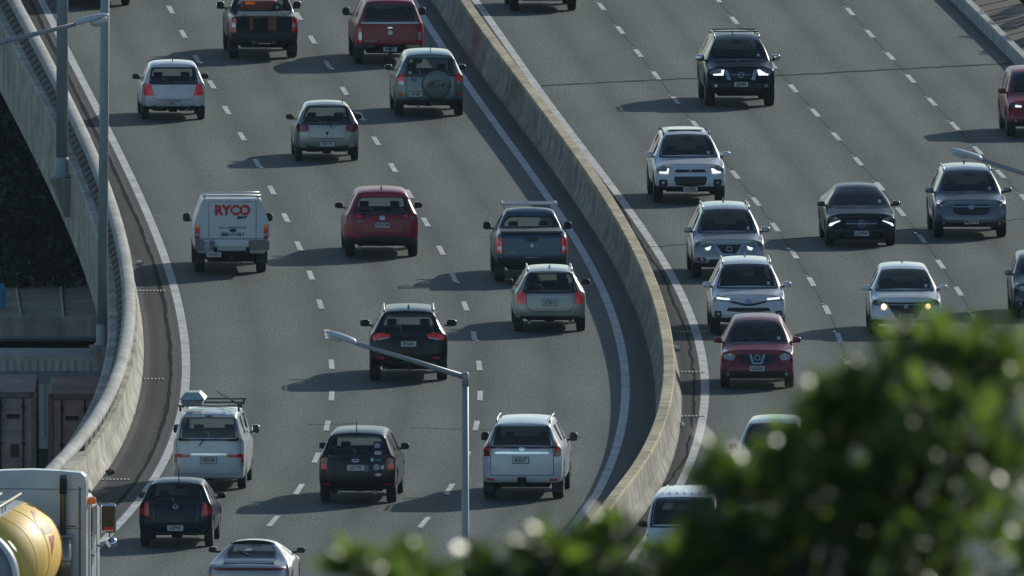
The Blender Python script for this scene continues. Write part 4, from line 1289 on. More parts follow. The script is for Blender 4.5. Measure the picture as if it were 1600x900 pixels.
c.number_plate('NKJ202', 0, .44); c.mirrors(M['black'], size=(.22, .12, .24), reach=.16); c.mudflaps(); c.towbar(.34); c.antenna(.5, 2.9, .3); c.place(606.5, 98)

# --- silver-green suv with spare wheel
c = Car('spare_wheel_suv', 'grey green four-wheel drive with a covered spare wheel on its tailgate', 'car', P(rc=0.22, zgb=1.11, L=4.35, W=1.82, H=1.70, ra=.86, R=.355, tw=.235, zs_r=1.09, zs_m=1.04, zh=1.0, zs_f=.88, zmr=.55, zbr=.34, arch=.78, r6=0.7, r7=0.61, b6=0.83, b7=0.71, zgt=1.53, ygb=.06, ygt=.26, yrr=.22, clad=True, lean=.05), PGREEN)
lamps_rear(c, [(.66, 1.16), (.79, 1.14), (.845, 1.02), (.83, .92), (.68, .90)], 'red_sun_glow'); c.decal('lamp_reflector', rrect(.75, .90, .13, .09, .03), M['clear_lens'], both=True, off=.018)
c.seam([(-.62, 1.08), (-.62, .56), (-.56, .50), (.64, .50), (.68, .56), (.68, 1.06)]); c.decal('rear_bumper', rrect(0, .40, 1.62, .15, .05), M['black'], off=.02); c.tail_row(.60, .76, .11, .09)
mb = MB(); mt = Matrix.Translation((.165, -.02, .86)) @ Matrix.Rotation(math.pi / 2, 4, 'X')
mb.lathe([(.0, .20), (.10, .198), (.27, .19), (.34, .165), (.37, .10), (.372, -.02)], mt, 36)
sp = mb.build('spare_wheel_cover', mat('cover_green', (.15, .19, .19), .4, .3, noise=.1), c.root)
mb = MB(); mb.lathe([(.372, .06), (.385, .05), (.385, .02), (.372, .01)], mt, 36, close=True); mb.build('cover_rim', M['black'], sp)
c.text('Rav4', .17, .85, .24, M['ink'], parent=sp, name='lettering', shear=.35, y=-.235, width=.46)
c.decal('swoosh', [(-.10, .84), (.02, .955), (.2, 1.0), (.34, 1.0), (.2, .975), (.05, .92)], M['ink'], off=.0) if False else None
mb = MB(); mb.tube([(-.06, -.222, .80), (.0, -.226, .92), (.12, -.226, .965), (.34, -.215, .985)], [.012, .016, .012, .004], 6); mb.build('lettering', M['ink'], sp)
c.decal('emblem', ellipse(-.42, .99, .085, .045), M['gloss_black']); c.text('VVTi', -.44, .85, .06, M['silver']); c.number_plate('YS7687', -.38, .61); c.mirrors(PGREEN, size=(.22, .12, .17)); c.antenna(.03, .55, .26, .05); c.towbar(.36, .03); c.place(669.7, 180)
c.decal('sticker', rrect(-.52, 1.17, .08, .05, .01), M['plate']); c.exhaust(-.3, .28)

# --- red crossover
c = Car('red_crossover', 'glossy red crossover with shaded black lower bumper in the middle lane', 'car', P(L=4.55, W=1.84, H=1.69, ra=.92, R=.36, tw=.24, zs_r=1.10, zs_m=1.04, zh=1.0, zmr=.60, zbr=.36, arch=.78, r6=0.7, r7=0.615, b6=0.86, b7=0.75, zgt=1.5, zgb=1.13, ygb=.14, ygt=.56, yrr=.46, clad=True, lean=.10, rc=.22), PRED)
lamps_rear(c, [(.42, 1.07), (.62, 1.12), (.80, 1.10), (.86, 1.03), (.82, .98), (.60, 1.0), (.46, 1.02)], 'dark_red_lens'); c.decal('lamp_reflector', ellipse(.58, 1.055, .06, .035, 12), M['red_sun_glow'], both=True, off=.022)
c.number_plate('HGW344', 0, .84); c.decal('emblem', ellipse(0, 1.02, .075, .06), M['chrome'], off=.012); c.decal('rear_bumper', [(-.86, .53), (-.60, .50), (-.5, .57), (.5, .57), (.60, .50), (.86, .53), (.84, .36), (.5, .34), (-.5, .34), (-.84, .36)], M['black'], off=.02)
c.tail_row(.45, .66, .12, .06); c.seam([(-.46, 1.0), (-.56, .80), (-.50, .63), (.50, .63), (.56, .80), (.46, 1.0)]); c.mirrors(M['gloss_black'], size=(.23, .12, .17), reach=.15); c.antenna(.0, .95, fin=True); c.exhaust(.55, .27); c.exhaust(-.55, .27)
c.decal('spoiler', rrect(0, 1.52, 1.12, .035, .015), PRED, off=.04); c.text('SKYACTIV', .50, .93, .05, M['silver']); c.text('CX-5', -.56, .94, .08, M['silver']); c.place(595.6, 400)

# --- slate blue pickup
c = Car('blue_pickup_truck', 'slate blue double-cab pickup with closed tray lid and a cab roof rack', 'pickup truck', P(kind='pickup', L=5.2, W=1.82, H=1.72, ra=1.15, R=.37, tw=.25, zs_r=1.15, zs_m=1.10, zh=1.06, zs_f=.95, zmr=.62, zbr=.44, zb=.40, arch=.84, zbed=1.24, bed=1.65, r6=0.7, r7=0.62, b6=0.86, b7=0.77, rc=.07, lean=.02), PBLUE)
lamps_rear(c, rrect(.81, .95, .15, .40, .03), 'red_sun_glow'); c.decal('lamp_reflector', rrect(.81, .87, .10, .10, .02), M['clear_lens'], both=True, off=.018)
c.decal('tailgate_handle', rrect(0, 1.10, .27, .11, .03), M['black'], off=.012); c.decal('emblem', [(0, 1.0), (.05, .93), (0, .90), (-.05, .93)], M['silver'], off=.012); c.seam([(-.72, 1.14), (-.72, .68), (.72, .68), (.72, 1.14)]); c.decal('rear_bumper', rrect(0, .54, 1.76, .22, .04), M['black'], off=.035)
c.number_plate('KUM973', .0, .60); c.text('TRITON', -.5, .76, .06, M['silver']); c.mirrors(M['black'], size=(.22, .12, .22), reach=.17); c.mudflaps(); c.towbar(.44)
mb = MB(); mb.box((0, .85, 1.262), (1.52, 1.5, .04), .015); mb.box((0, .13, 1.27), (1.56, .06, .06), .02); mb.build('tray_lid', mat('tray_lid_vinyl', (.10, .105, .11), .5, noise=.15), c.root)
mb = MB()
for y in (1.95, 2.75):
    mb.box((0, y, 1.83), (1.44, .05, .035), .01)
    for s in (-1, 1): mb.box((s * .62, y, 1.77), (.05, .06, .14), .01)
for s in (-1, 1): mb.tube([(s * .66, 1.85, 1.845), (s * .66, 2.85, 1.845)], .018, 8)
for k in range(6): mb.box((0, 2.05 + k * .12, 1.835), (1.3, .03, .02), .005)
mb.build('roof_rack', M['silver'], c.root); c.place(829, 438)

# --- beige wagon
c = Car('beige_station_wagon', 'beige silver station wagon with roof rails close to the median side', 'car', P(rc=0.2, zgb=1.02, L=4.73, W=1.77, H=1.55, ra=.98, R=.335, tw=.22, zs_r=1.0, zs_m=.95, zh=.92, zmr=.56, zbr=.36, arch=.72, r6=0.64, r7=0.585, b6=0.84, b7=0.73, zgt=1.43, ygb=.12, ygt=.52, yrr=.42, lean=.08), PBEIGE)
lamps_rear(c, [(.60, 1.0), (.72, 1.0), (.83, .90), (.82, .76), (.72, .70), (.62, .72)], 'red_sun_glow'); c.number_plate('DTB510', 0, .76, wd=.36); c.decal('plate_recess', rrect(0, .76, .52, .19, .03), M['silver'], off=.001) if False else None
c.seam([(-.58, .98), (-.58, .66), (-.46, .53), (.46, .53), (.58, .66), (.58, .98)]); c.decal('rear_valance', rrect(0, .37, 1.46, .10, .03), M['black']); c.decal('garnish', rrect(0, .90, .9, .04, .01), M['silver']); c.mirrors(M['black']); c.rails(M['silver'], .75); c.exhaust(.5, .25); c.exhaust(-.5, .25); c.antenna(.0, 1.0, fin='body'); c.place(858.5, 516.5)

# --- black suv
c = Car('black_suv', 'large glossy black suv with wide red tail lights behind the lamp arm', 'car', P(L=4.82, W=1.90, H=1.76, ra=1.0, R=.385, tw=.26, zs_r=1.16, zs_m=1.12, zh=1.06, zs_f=.95, zmr=.62, zbr=.40, zb=.34, arch=.84, r6=0.66, r7=0.595, b6=0.83, b7=0.72, zgt=1.57, zgb=1.18, ygb=.10, ygt=.48, yrr=.38, privacy=False, lean=.08, rc=0.24), PBLK)
lamps_rear(c, [(.43, 1.16), (.62, 1.20), (.82, 1.19), (.87, 1.08), (.84, 1.0), (.72, 1.04), (.46, 1.09)], 'red_sun_glow'); c.decal('lamp_reflector', [(.47, 1.075), (.72, 1.025), (.74, 1.055), (.48, 1.10)], M['clear_lens'], both=True, off=.02)
c.number_plate('RFG663', 0, .94); c.tail_row(.60, .66, .18, .045); c.seam([(-.62, 1.0), (-.66, .72), (.66, .72), (.62, 1.0)], m=M['gloss_black']); c.mirrors(M['gloss_black'], size=(.27, .13, .19), reach=.17); c.rails(M['silver'], .75, h=.06); c.antenna(.0, 1.0, fin=True)
c.exhaust(.55, .30); c.exhaust(-.55, .30); c.decal('rear_valance', rrect(0, .46, 1.3, .12, .03), M['black'], off=.015); c.towbar(.36); c.place(638.3, 593.5)

# --- black suv with stickers
c = Car('stickered_black_suv', 'black suv with round stickers around its plate and rear window', 'car', P(rc=0.2, zgb=1.14, L=4.5, W=1.80, H=1.70, ra=.90, R=.355, tw=.235, zs_r=1.12, zs_m=1.06, zh=1.06, zs_f=.90, zmr=.58, zbr=.36, arch=.78, r6=0.72, r7=0.64, b6=0.88, b7=0.77, zgt=1.55, ygb=.08, ygt=.34, yrr=.28, lean=.06), PBLK)
lamps_rear(c, [(.68, 1.10), (.80, 1.12), (.865, .98), (.86, .82), (.70, .80)], 'dark_red_lens'); c.decal('lamp_reflector', [(.70, .93), (.83, .93), (.83, .83), (.71, .82)], M['red_sun_glow'], both=True, off=.018)
c.number_plate('LST192', -.02, .86, wd=.40, ht=.135); c.decal('plate_sticker', rrect(.235, .84, .085, .16, .01), mat('sticker_blue', (.10, .16, .32), .5, noise=.1), off=.02)
c.decal('emblem', ring_poly(ellipse(-.03, 1.03, .085, .035), ellipse(-.03, 1.03, .065, .022)), M['chrome'], off=.014)
c.decal('sticker', ellipse(.36, 1.045, .035, .045), M['plate'], off=.014); c.decal('sticker', ellipse(.46, .87, .08, .075), mat('sticker_grey', (.30, .32, .33), .5, noise=.3, nscale=30), off=.014); c.decal('sticker', ellipse(.60, .87, .04, .05), M['plate'], off=.014)
c.decal('sticker', ring_poly(ellipse(.50, .70, .09, .045), ellipse(.50, .70, .07, .03)), mat('sticker_red', (.5, .05, .07), .5, noise=.1), off=.014); c.decal('sticker', ellipse(.50, .70, .068, .028), M['plate'], off=.012)
c.decal('sticker', rrect(.47, 1.36, .13, .10, .02), mat('sticker_lilac', (.35, .30, .42), .5, noise=.5, nscale=25), off=.014); c.decal('sticker', rrect(.49, 1.20, .16, .08, .01), mat('sticker_pale', (.42, .46, .44), .5, noise=.4, nscale=25), off=.014)
c.decal('sticker', rrect(.50, 1.045, .17, .05, .01), mat('sticker_teal', (.05, .22, .22), .5, noise=.2), off=.014)
c.tail_row(.47, .70, .18, .03); c.mirrors(M['black'], size=(.22, .12, .17)); c.antenna(-.03, .55, .3, .05); c.exhaust(-.42, .28); c.exhaust(.42, .28); c.seam([(-.66, 1.0), (-.68, .62), (.68, .62), (.66, 1.0)], m=M['gloss_black']); c.place(560.7, 784)

# --- big white 4wd
c = Car('white_four_wheel_drive', 'big white four-wheel drive with stacked red tail lights and grey roof rails', 'car', P(L=4.8, W=1.89, H=1.87, ra=1.05, R=.385, tw=.27, zs_r=1.26, zs_m=1.18, zh=1.17, zs_f=1.0, zmr=.58, zbr=.42, zb=.36, arch=.86, r6=0.69, r7=0.64, b6=0.85, b7=0.78, zgt=1.72, zgb=1.27, ygb=.06, ygt=.22, yrr=.18, privacy=True, lean=.04, rc=0.2), PW)
lamps_rear(c, [(.76, 1.42), (.83, 1.40), (.88, 1.24), (.93, 1.10), (.90, 1.04), (.75, 1.04)], 'dark_red_lens')
c.decal('brake_lens', [(.765, 1.41), (.825, 1.395), (.85, 1.33), (.765, 1.34)], M['red_sun_glow'], both=True, off=.02); c.decal('brake_lens', [(.765, 1.29), (.86, 1.28), (.885, 1.19), (.765, 1.19)], M['red_sun_glow'], both=True, off=.02)
c.decal('garnish', [(-.64, 1.13), (-.55, 1.155), (.55, 1.155), (.64, 1.13), (.60, 1.10), (-.60, 1.10)], M['chrome'], off=.02); c.decal('emblem', ellipse(0, 1.22, .07, .05), M['chrome'], off=.014); c.number_plate('JHZ617', -.03, .96, black=False, wd=.37, ht=.14)
c.seam([(-.72, 1.25), (-.74, .66), (-.70, .60), (.70, .60), (.74, .66), (.72, 1.25)]); c.tail_row(.50, .73, .17, .06); c.decal('tow_cover', rrect(0, .47, .20, .20, .03), M['black'], off=.03); c.towbar(.38)
c.mirrors(M['black'], size=(.21, .13, .23), reach=.16); c.rails(M['silver'], .6, h=.08); c.mudflaps(); c.decal('sticker', rrect(.62, 1.20, .07, .04, .01), M['silver']); c.place(819, 778)

# --- white van with roof gear
c = Car('white_van', 'white van with roof racks, a boxy roof vent and horizontal red tail lights', 'van', P(L=4.4, W=1.70, H=1.86, ra=.86, R=.31, tw=.2, zs_r=1.20, zs_m=1.12, zh=1.12, zs_f=.95, zmr=.56, zbr=.28, zb=.24, arch=.68, r6=0.77, r7=0.7, b6=0.9, b7=0.81, zgt=1.69, zgb=1.21, ygb=.05, ygt=.15, yrr=.12, rc=0.14, lean=.03, wb=3.75, wt=2.95), PW2)
lamps_rear(c, [(.42, .85), (.66, .86), (.835, .87), (.84, .62), (.76, .62), (.74, .78), (.46, .79)], 'red_lens'); c.decal('lamp_reflector', rrect(.80, .62, .07, .10, .02), M['clear_lens'], both=True, off=.018)
c.decal('garnish', rrect(0, .86, .84, .045, .02), M['chrome'], off=.02); c.number_plate('HEX196', 0, .72, black=False, wd=.37, ht=.14); c.decal('brake_lens', rrect(0, 1.735, .18, .05, .01), M['dark_red_lens'], off=.02); c.decal('emblem', ring_poly(ellipse(0, 1.02, .06, .055), ellipse(0, 1.02, .042, .038)), M['silver'], off=.012)
c.seam([(-.74, 1.70), (-.76, .40), (.76, .40), (.74, 1.70)], w=.010, m=mat('van_gap', (.16, .17, .18), .7, noise=.1)); c.wiper(-.10, 1.22, -.22, 1.06); c.mirrors(M['chrome'], size=(.20, .13, .24), reach=.15)
for y in (.45, 1.6, 2.7):
    mb = MB(); mb.box((0, y, 1.955), (1.48, .045, .035), .01)
    for s in (-1, 1): mb.box((s * .68, y, 1.89), (.05, .06, .13), .01)
    mb.build('roof_bar', M['black'], c.root)
pl_ = tag(empty('conduit_pipe', (0, 0, 0)), 'thin dark pipe tied along the roof bars of the white van', 'pipe')
mb = MB(); mb.tube([(.0, 3.6, 2.06), (.70, .30, 2.0)], .022, 8); mb.build('pipe_run', M['black'], pl_)
mb = MB()
mb.loft([[(-.62, .3, 1.97), (-.18, .3, 1.97), (-.18, 1.3, 1.97), (-.62, 1.3, 1.97)], [(-.66, .26, 2.10), (-.14, .26, 2.10), (-.14, 1.34, 2.10), (-.66, 1.34, 2.10)]])
vb = mb.build('roof_vent', mat('vent_grey', (.22, .25, .27), .5, noise=.15), c.root)
mb = MB(); mb.loft([[(-.70, .22, 2.11), (-.10, .22, 2.11), (-.10, 1.38, 2.11), (-.70, 1.38, 2.11)], [(-.56, .45, 2.27), (-.24, .45, 2.27), (-.24, 1.15, 2.27), (-.56, 1.15, 2.27)]]); mb.build('vent_hood', mat('vent_pale', (.36, .44, .44), .4, .2, noise=.15), vb)
c.place(329, 763); pl_.location = c.root.location; pl_.rotation_euler = c.root.rotation_euler

# --- navy hatchback
c = Car('navy_hatchback', 'navy blue hatchback with thin aerial, overlapping the van in front', 'car', P(zgb=1.05, L=3.76, W=1.70, H=1.53, ra=.64, R=.30, tw=.2, zs_r=1.02, zs_m=.96, zh=.95, zmr=.58, r6=0.71, r7=0.64, b6=0.89, b7=0.79, zgt=1.43, ygb=.12, ygt=.46, yrr=.38, lean=.09, rc=0.24), PNAVY)
lamps_rear(c, [(.62, 1.03), (.70, 1.03), (.80, .90), (.83, .76), (.60, .72)], 'red_lens'); c.decal('lamp_reflector', [(.66, .86), (.77, .86), (.80, .78), (.64, .77)], M['amber_lens'], both=True, off=.018) if False else None
c.decal('emblem', ring_poly(ellipse(0, .95, .065, .048), ellipse(0, .95, .048, .032)), M['chrome'], off=.014); c.number_plate('DZP905', 0, .46); c.seam([(-.50, 1.0), (-.50, .62), (.50, .62), (.50, 1.0)], m=M['gloss_black']); c.mirrors(M['black']); c.antenna(.03, .75, .36, .05); c.wiper(0, 1.05, -.3, 1.09); c.place(277, 853)

# --- silver sports coupe, bottom
c = Car('silver_sports_coupe', 'low silver sports coupe with sloping rear screen cut by the bottom edge', 'car', P(L=4.5, W=1.87, H=1.29, ra=.98, R=.345, tw=.28, zs_r=.84, zs_m=.86, zh=.86, zs_f=.68, zmr=.52, zbr=.30, zb=.20, arch=.72, r6=0.6, r7=0.52, b6=0.76, b7=0.62, zgt=1.19, zgb=.92, ygb=.82, ygt=1.62, yrr=1.80, crown=.07, low_seat=.20, hip=1.02, rc=.34, lean=.16, quarter=False, wb=3.25, wt=2.62), PSILV)
c.decal('light_bar', rrect(0, .75, 1.56, .05, .02), M['dark_red_lens'], off=.014); lamps_rear(c, rrect(.74, .75, .16, .045, .02), 'red_sun_glow'); 
mb = MB()
for k in range(22): mb.box(((k - 10.5) * .05, .66, .905), (.016, .16, .02), .004, Euler((.28, 0, 0)).to_matrix())
mb.build('engine_grille', M['chrome'], c.root)
mb = MB(); mb.box((0, .42, .875), (1.16, .26, .03), .012, Euler((.16, 0, 0)).to_matrix()); mb.build('spoiler', mat('spoiler_grey', (.07, .08, .09), .35, .2, noise=.1), c.root)
c.mirrors(M['gloss_black'], y=2.95, z=.96, size=(.22, .12, .15), reach=.14); c.wiper(-.05, .99, -.30, 1.08); c.number_plate('LJC911', 0, .50); c.place(392, 936)

# --- black ute with open tray
c = Car('black_pickup_truck', 'black pickup with open tailgate carrying a red machine and timber frames', 'pickup truck', P(kind='pickup', L=5.3, W=1.86, H=1.80, ra=1.2, R=.385, tw=.27, zs_r=1.16, zs_m=1.14, zh=1.16, zs_f=.98, zmr=.66, zbr=.42, zb=.42, arch=.88, zbed=1.16, bed=1.75, r6=0.7, r7=0.62, b6=0.86, b7=0.77, rc=.07, lean=.02), PGREY)
lamps_rear(c, rrect(.82, .94, .15, .40, .03), 'red_lens'); c.decal('lamp_reflector', rrect(.81, .93, .10, .11, .02), M['clear_lens'], both=True, off=.018)
c.decal('tray_shade_patch', rrect(0, .97, 1.46, .42, .02), M['under'], off=.008)  # flat dark patch painted on for the shaded hollow of the tray
tm = mat('timber_board', (.22, .085, .04), .8, noise=.3, nscale=4, stretch=(1, 1, 6))
mb = MB(); mb.box((-.34, .0, .97), (.09, .03, .34), .005); mb.box((.22, .0, .97), (.22, .03, .34), .005); mb.box((-.05, .0, 1.15), (.66, .03, .03), .005); mb.build('timber_frame', tm, c.root)
c.decal('rear_bumper', rrect(0, .55, 1.70, .34, .05), M['black'], off=.06); c.number_plate('LUW413', 0, .50, wd=.34)
for s in (-1, 1):
    mb = MB(); mb.tube([(s * .27 - .04, -.10, .54), (s * .27 - .03, -.12, .45), (s * .27 + .03, -.12, .45), (s * .27 + .04, -.10, .54)], .012, 6); mb.build('tow_hook', M['silver'], c.root)
mb = MB(); mb.box((0, .10, 1.25), (1.36, .12, .09), .01); mb.build('checker_plate', mat('checker_plate', (.42, .43, .43), .4, .6, noise=.5, nscale=30), c.root)
c.mirrors(M['chrome'], size=(.24, .12, .24), reach=.17); c.mudflaps(); c.place(410, 89.5)
trk = c.root
# the load on it
mc = tag(empty('yard_machine', (0, 0, 0)), 'red wheeled machine lying across the tray of the black pickup', 'machine')
mb = MB(); mb.box((-.12, .55, 1.44), (.95, .35, .24), .05); mb.tube([(-.55, .5, 1.45), (.35, .45, 1.50)], .07, 10); mb.build('machine_body', mat('machine_red', (.20, .03, .035), .5, noise=.25), mc)
mb = MB(); mb.lathe([(.05, -.05), (.115, -.05), (.125, -.02), (.125, .02), (.115, .05), (.05, .05)], Matrix.Translation((.36, .30, 1.40)) @ Matrix.Rotation(math.pi / 2, 4, 'X'), 20, close=True); wl = mb.build('machine_wheel', M['rubber'], mc)
mb = MB(); mb.lathe([(0, -.04), (.055, -.04), (.055, .04), (0, .045)], Matrix.Translation((.36, .30, 1.40)) @ Matrix.Rotation(math.pi / 2, 4, 'X'), 16); mb.build('hub', mat('hub_teal', (.18, .34, .33), .5, noise=.1), wl)
mb = MB(); mb.box((-.36, .37, 1.50), (.26, .01, .07), .003); mb.build('machine_label', M['amber_lens'], mc)
mc.location = trk.location; mc.rotation_euler = trk.rotation_euler

# --- black vehicle cut by the top edge
c = Car('dark_van', 'dark vehicle at the top edge of the left lane, only its wheels and shadow showing', 'van', P(L=4.9, W=1.85, H=1.95, ra=1.0, R=.36, zs_r=1.2, zs_m=1.15, zh=1.15, zbr=.34), PBLK)
c.mudflaps(); c.number_plate('KDA528', 0, .6); lamps_rear(c, rrect(.80, 1.0, .14, .35, .03)); c.place(150, 8)

# ------------------------------------------------------------------ white service ute with canopy
def service_ute():
    p = P(kind='pickup', L=5.2, W=1.80, H=1.74, ra=1.15, R=.37, tw=.25, zs_r=.86, zs_m=1.10, zh=1.12, zs_f=.95, zmr=.70, zbr=.52, zb=.42, arch=.80, zbed=.90, bed=1.9, r6=.78, r7=.68, rc=.05, lean=.0)
    c = Car('service_truck', 'white service truck with a tapered canopy lettered in red and black', 'truck', p, PW)
    m_can = paint('canopy_white', (.56, .60, .64), .45, .0, .3)
    def ring(y, ins=0.0):
        return [(-.93 + ins, y, .91 + ins), (.93 - ins, y, .91 + ins), (.945 - ins, y, 1.02), (.94 - ins, y, 1.28), (.745 - ins, y, 1.84), (.70 - ins, y, 1.90 - ins), (-.70 + ins, y, 1.90 - ins), (-.745 + ins, y, 1.84), (-.94 + ins, y, 1.28), (-.945 + ins, y, 1.02)]
    mb = MB(); mb.loft([ring(-.05, .02), ring(-.03), ring(1.85), ring(1.87, .02)]); can = mb.build('canopy', m_can, c.root)
    Y = -.056
    def flat(name, poly, m, d=.008, parent=None):
        bm = bmesh.new(); vs_ = [bm.verts.new((x, Y - d, z)) for x, z in poly]; f = bm.faces.new(vs_)
        r = bmesh.ops.extrude_face_region(bm, geom=[f])
        for g in r['geom']:
            if isinstance(g, bmesh.types.BMVert): g.co.y += d
        bmesh.ops.recalc_face_normals(bm, faces=bm.faces[:])
        me = bpy.data.meshes.new(name); bm.to_mesh(me); bm.free(); me.materials.append(m)
        return link(bpy.data.objects.new(name, me), parent or c.root)
    door = flat('canopy_door', rrect(.02, 1.38, 1.16, .90, .02), m_can, .006, can)
    gm = mat('ute_gap', (.12, .13, .14), .8, noise=.1)
    for poly in (rrect(-.565, 1.38, .012, .9, .004), rrect(.605, 1.38, .012, .9, .004), rrect(.02, 1.833, 1.17, .010, .004)): flat('door_gap', poly, gm, .008, can)
    for s in (-1, 1):
        l = flat('tail_light', rrect(s * .85, 1.08, .10, .35, .015), M['dark_red_lens'], .02)
        for nm, z, h, m in (('amber_lens', 1.215, .07, 'amber_lens'), ('red_lens', 1.12, .11, 'red_sun_glow'), ('clear_lens', 1.02, .07, 'clear_lens'), ('red_lens', .945, .06, 'red_lens')):
            flat(nm, rrect(s * .85, z, .085, h, .01), M[m], .026, l)
    def tx(body, x, z, size, m, width=None, bold=0.0, shear=0.0):
        return c.text(body, x, z, size, m, parent=can, y=Y - .012, width=width, bold=bold, shear=shear)
    tx('RYCO', .02, 1.615, .33, M['ink_red'], .80, .018)
    for xx in (.02, .272): flat('letter_cut', rrect(xx, 1.615, .012, .25, .003), m_can, .016, can)
    tx('24•7', .24, 1.44, .10, M['ink'], .30, .008, .3)
    tx('CALL, CONNECT & FIX', .02, 1.19, .065, M['ink'], .78, .001); tx('0800·111·24·7', .02, 1.02, .125, M['ink'], .80, .004)
    mb = MB(); mb.box((.03, Y - .02, 1.125), (.15, .035, .07), .012); mb.build('door_handle', M['black'], can)
    mb = MB()
    for y in (.12, 1.2): mb.tube([(-.72, y, 1.965), (.72, y, 1.965)], .034, 10)
    for y in (.12, 1.2):
        for s in (-1, 1): mb.box((s * .66, y, 1.92), (.05, .05, .07), .01)
    mb.build('ladder_rack', mat('rack_alloy', (.72, .70, .62), .3, .7, noise=.1), c.root)
    mb = MB(); mb.box((0, .9, .865), (1.84, 1.9, .07), .015); mb.build('tray', PW, c.root)
    mb = MB(); mb.box((0, -.06, .80), (.86, .06, .17), .015); mb.build('rear_bumper', PW, c.root)
    gb = mat('tool_box_grey', (.17, .17, .175), .6, noise=.15)
    mb = MB(); mb.box((.70, .0, .765), (.48, .30, .24), .02); mb.build('tool_box', gb, c.root)
    mb = MB(); mb.box((-.80, .0, .76), (.20, .30, .26), .02); mb.box((-.49, .0, .76), (.10, .30, .22), .02); mb.build('tool_box', gb, c.root)
    for s in (-1, 1):
        mb = MB(); mb.box((s * .775, .66, .46), (.27, .02, .42), .005); mb.build('mud_flap', M['black'], c.root)
    mb = MB(); mb.box((-.44, -.055, .52), (.36, .014, .125), .006); pl = mb.build('number_plate', M['plate'], c.root); c.text('LRQ855', -.44, .52, .115, M['ink'], parent=pl, y=-.065, width=.31)
    mb = MB()
    for s in (-1, 1): mb.box((s * .40, 1.0, .62), (.08, 2.1, .16), .01)
    mb.build('chassis_rail', M['under'], c.root)
    c.mirrors(M['black'], size=(.21, .12, .24), reach=.20); c.towbar(.44)
    mb = MB(); mb.box((0, .02, .56), (.9, .10, .10), .02); mb.build('tow_beam', M['under'], c.root)
    c.place(360, 425)
service_ute()

# ------------------------------------------------------------------ oncoming vehicles
def front(c, head=None, drl=None, grille=None, low=None, fog=None, plate_z=.45, txt='', emblem=None, head_m='head_lens', lip=True):
    p = c.p
    if head: c.decal('headlight', head, M[head_m], 'front', both=True, off=.012)
    if drl: c.decal('daytime_lamp', drl, M['drl'], 'front', both=True, off=.022)
    for g in (grille or []): c.decal('grille', g, M['black'], 'front', off=.008)
    for g in (low or []): c.decal('lower_intake', g, M['black'], 'front', off=.010)
    if fog: c.decal('fog_lamp', fog, M['black'], 'front', both=True, off=.012); cx = sum(x for x, z in fog) / len(fog); cz = sum(z for x, z in fog) / len(fog); c.decal('fog_lens', ellipse(cx, cz, .04, .04, 12), M['clear_lens'], 'front', both=True, off=.02)
    if emblem: c.decal('emblem', emblem, M['chrome'], 'front', off=.03)
    c.number_plate(txt, 0, plate_z, 'front'); c.front_wipers()
    c.decal('inspection_sticker', rrect(-.52, p['zh'] + .13, .07, .06, .01), mat('sticker_green', (.35, .55, .50), .5, noise=.1), 'front', off=.01)

def sym(half):   # outline given for x >= 0 from top centre outwards to bottom centre
    return half + mirror(half)

# black 4wd with chrome grille
c = Car('black_four_wheel_drive', 'black four-wheel drive with lit headlamps and chrome grille in the second oncoming lane', 'car', P(privacy=True, L=4.9, W=1.85, H=1.80, ra=1.15, R=.385, tw=.26, zs_r=1.15, zs_m=1.14, zh=1.17, zs_f=.98, zmf=.62, zbf=.38, zb=.40, arch=.88, r6=.665, r7=.60, b6=.87, b7=.80, wb=3.75, wt=3.05, rc=.18), PBLK)
front(c, [(.42, 1.0), (.80, 1.04), (.86, .98), (.80, .86), (.46, .84)], [(.43, .99), (.50, .99), (.52, .90), (.72, .88), (.72, .845), (.46, .845)], [[(.40, .97), (.34, .74), (-.34, .74), (-.40, .97)]], [rrect(0, .55, 1.1, .20, .04), rrect(0, .42, 1.4, .08, .02)], rrect(.66, .58, .20, .12, .03), .62, 'JQP384', ring_poly(ellipse(0, .86, .085, .075), ellipse(0, .86, .06, .05)))
c.decal('grille_bar', [(.44, .98), (.34, .98), (.26, .73), (.36, .73)], M['chrome'], 'front', both=True, off=.022); c.decal('grille_bar', rrect(0, .865, .5, .02, .005), M['chrome'], 'front', off=.02)
c.mirrors(M['chrome'], size=(.25, .13, .19), reach=.15); c.rails(M['silver'], .8, h=.07); c.antenna(.1, 2.6, .2); c.place(1155, 165, True)
mb = MB(); mb.box((0, 1.5, 1.84), (1.2, .05, .03), .01); mb.box((0, 2.4, 1.84), (1.2, .05, .03), .01); mb.build('roof_bar', M['black'], c.root)

# white suv
c = Car('white_suv', 'white suv with split black grille and bright daytime lamps, nearest the median top', 'car', P(privacy=True, L=4.65, W=1.84, H=1.73, ra=.95, R=.37, tw=.24, zs_m=1.08, zh=1.10, zs_f=.92, zmf=.60, zbf=.34, zb=.34, arch=.80, r6=.665, r7=.60, b6=.87, b7=.80, wb=3.5, wt=2.75, clad=True, rc=.2), PW)
front(c, [(.50, .92), (.82, .98), (.88, .92), (.82, .80), (.55, .80)], [(.53, .895), (.58, .895), (.60, .82), (.78, .815), (.78, .775), (.56, .775)], [[(.36, .87), (.40, .80), (-.40, .80), (-.36, .87)], sym([(.40, .70), (.42, .60), (.36, .48), (.0, .45)])], [rrect(0, .33, 1.5, .14, .05)], rrect(.69, .54, .21, .17, .03), .38, 'LGY852', [(0, .87), (.05, .84), (0, .81), (-.05, .84)])
c.mirrors(PW, size=(.24, .13, .17)); c.rails(M['black'], .8, h=.06); c.place(1076, 315, True)
mb = MB(); mb.box((0, 2.0, 1.735), (.9, .7, .012), .005); mb.build('sunroof', M['gloss_black'], c.root)

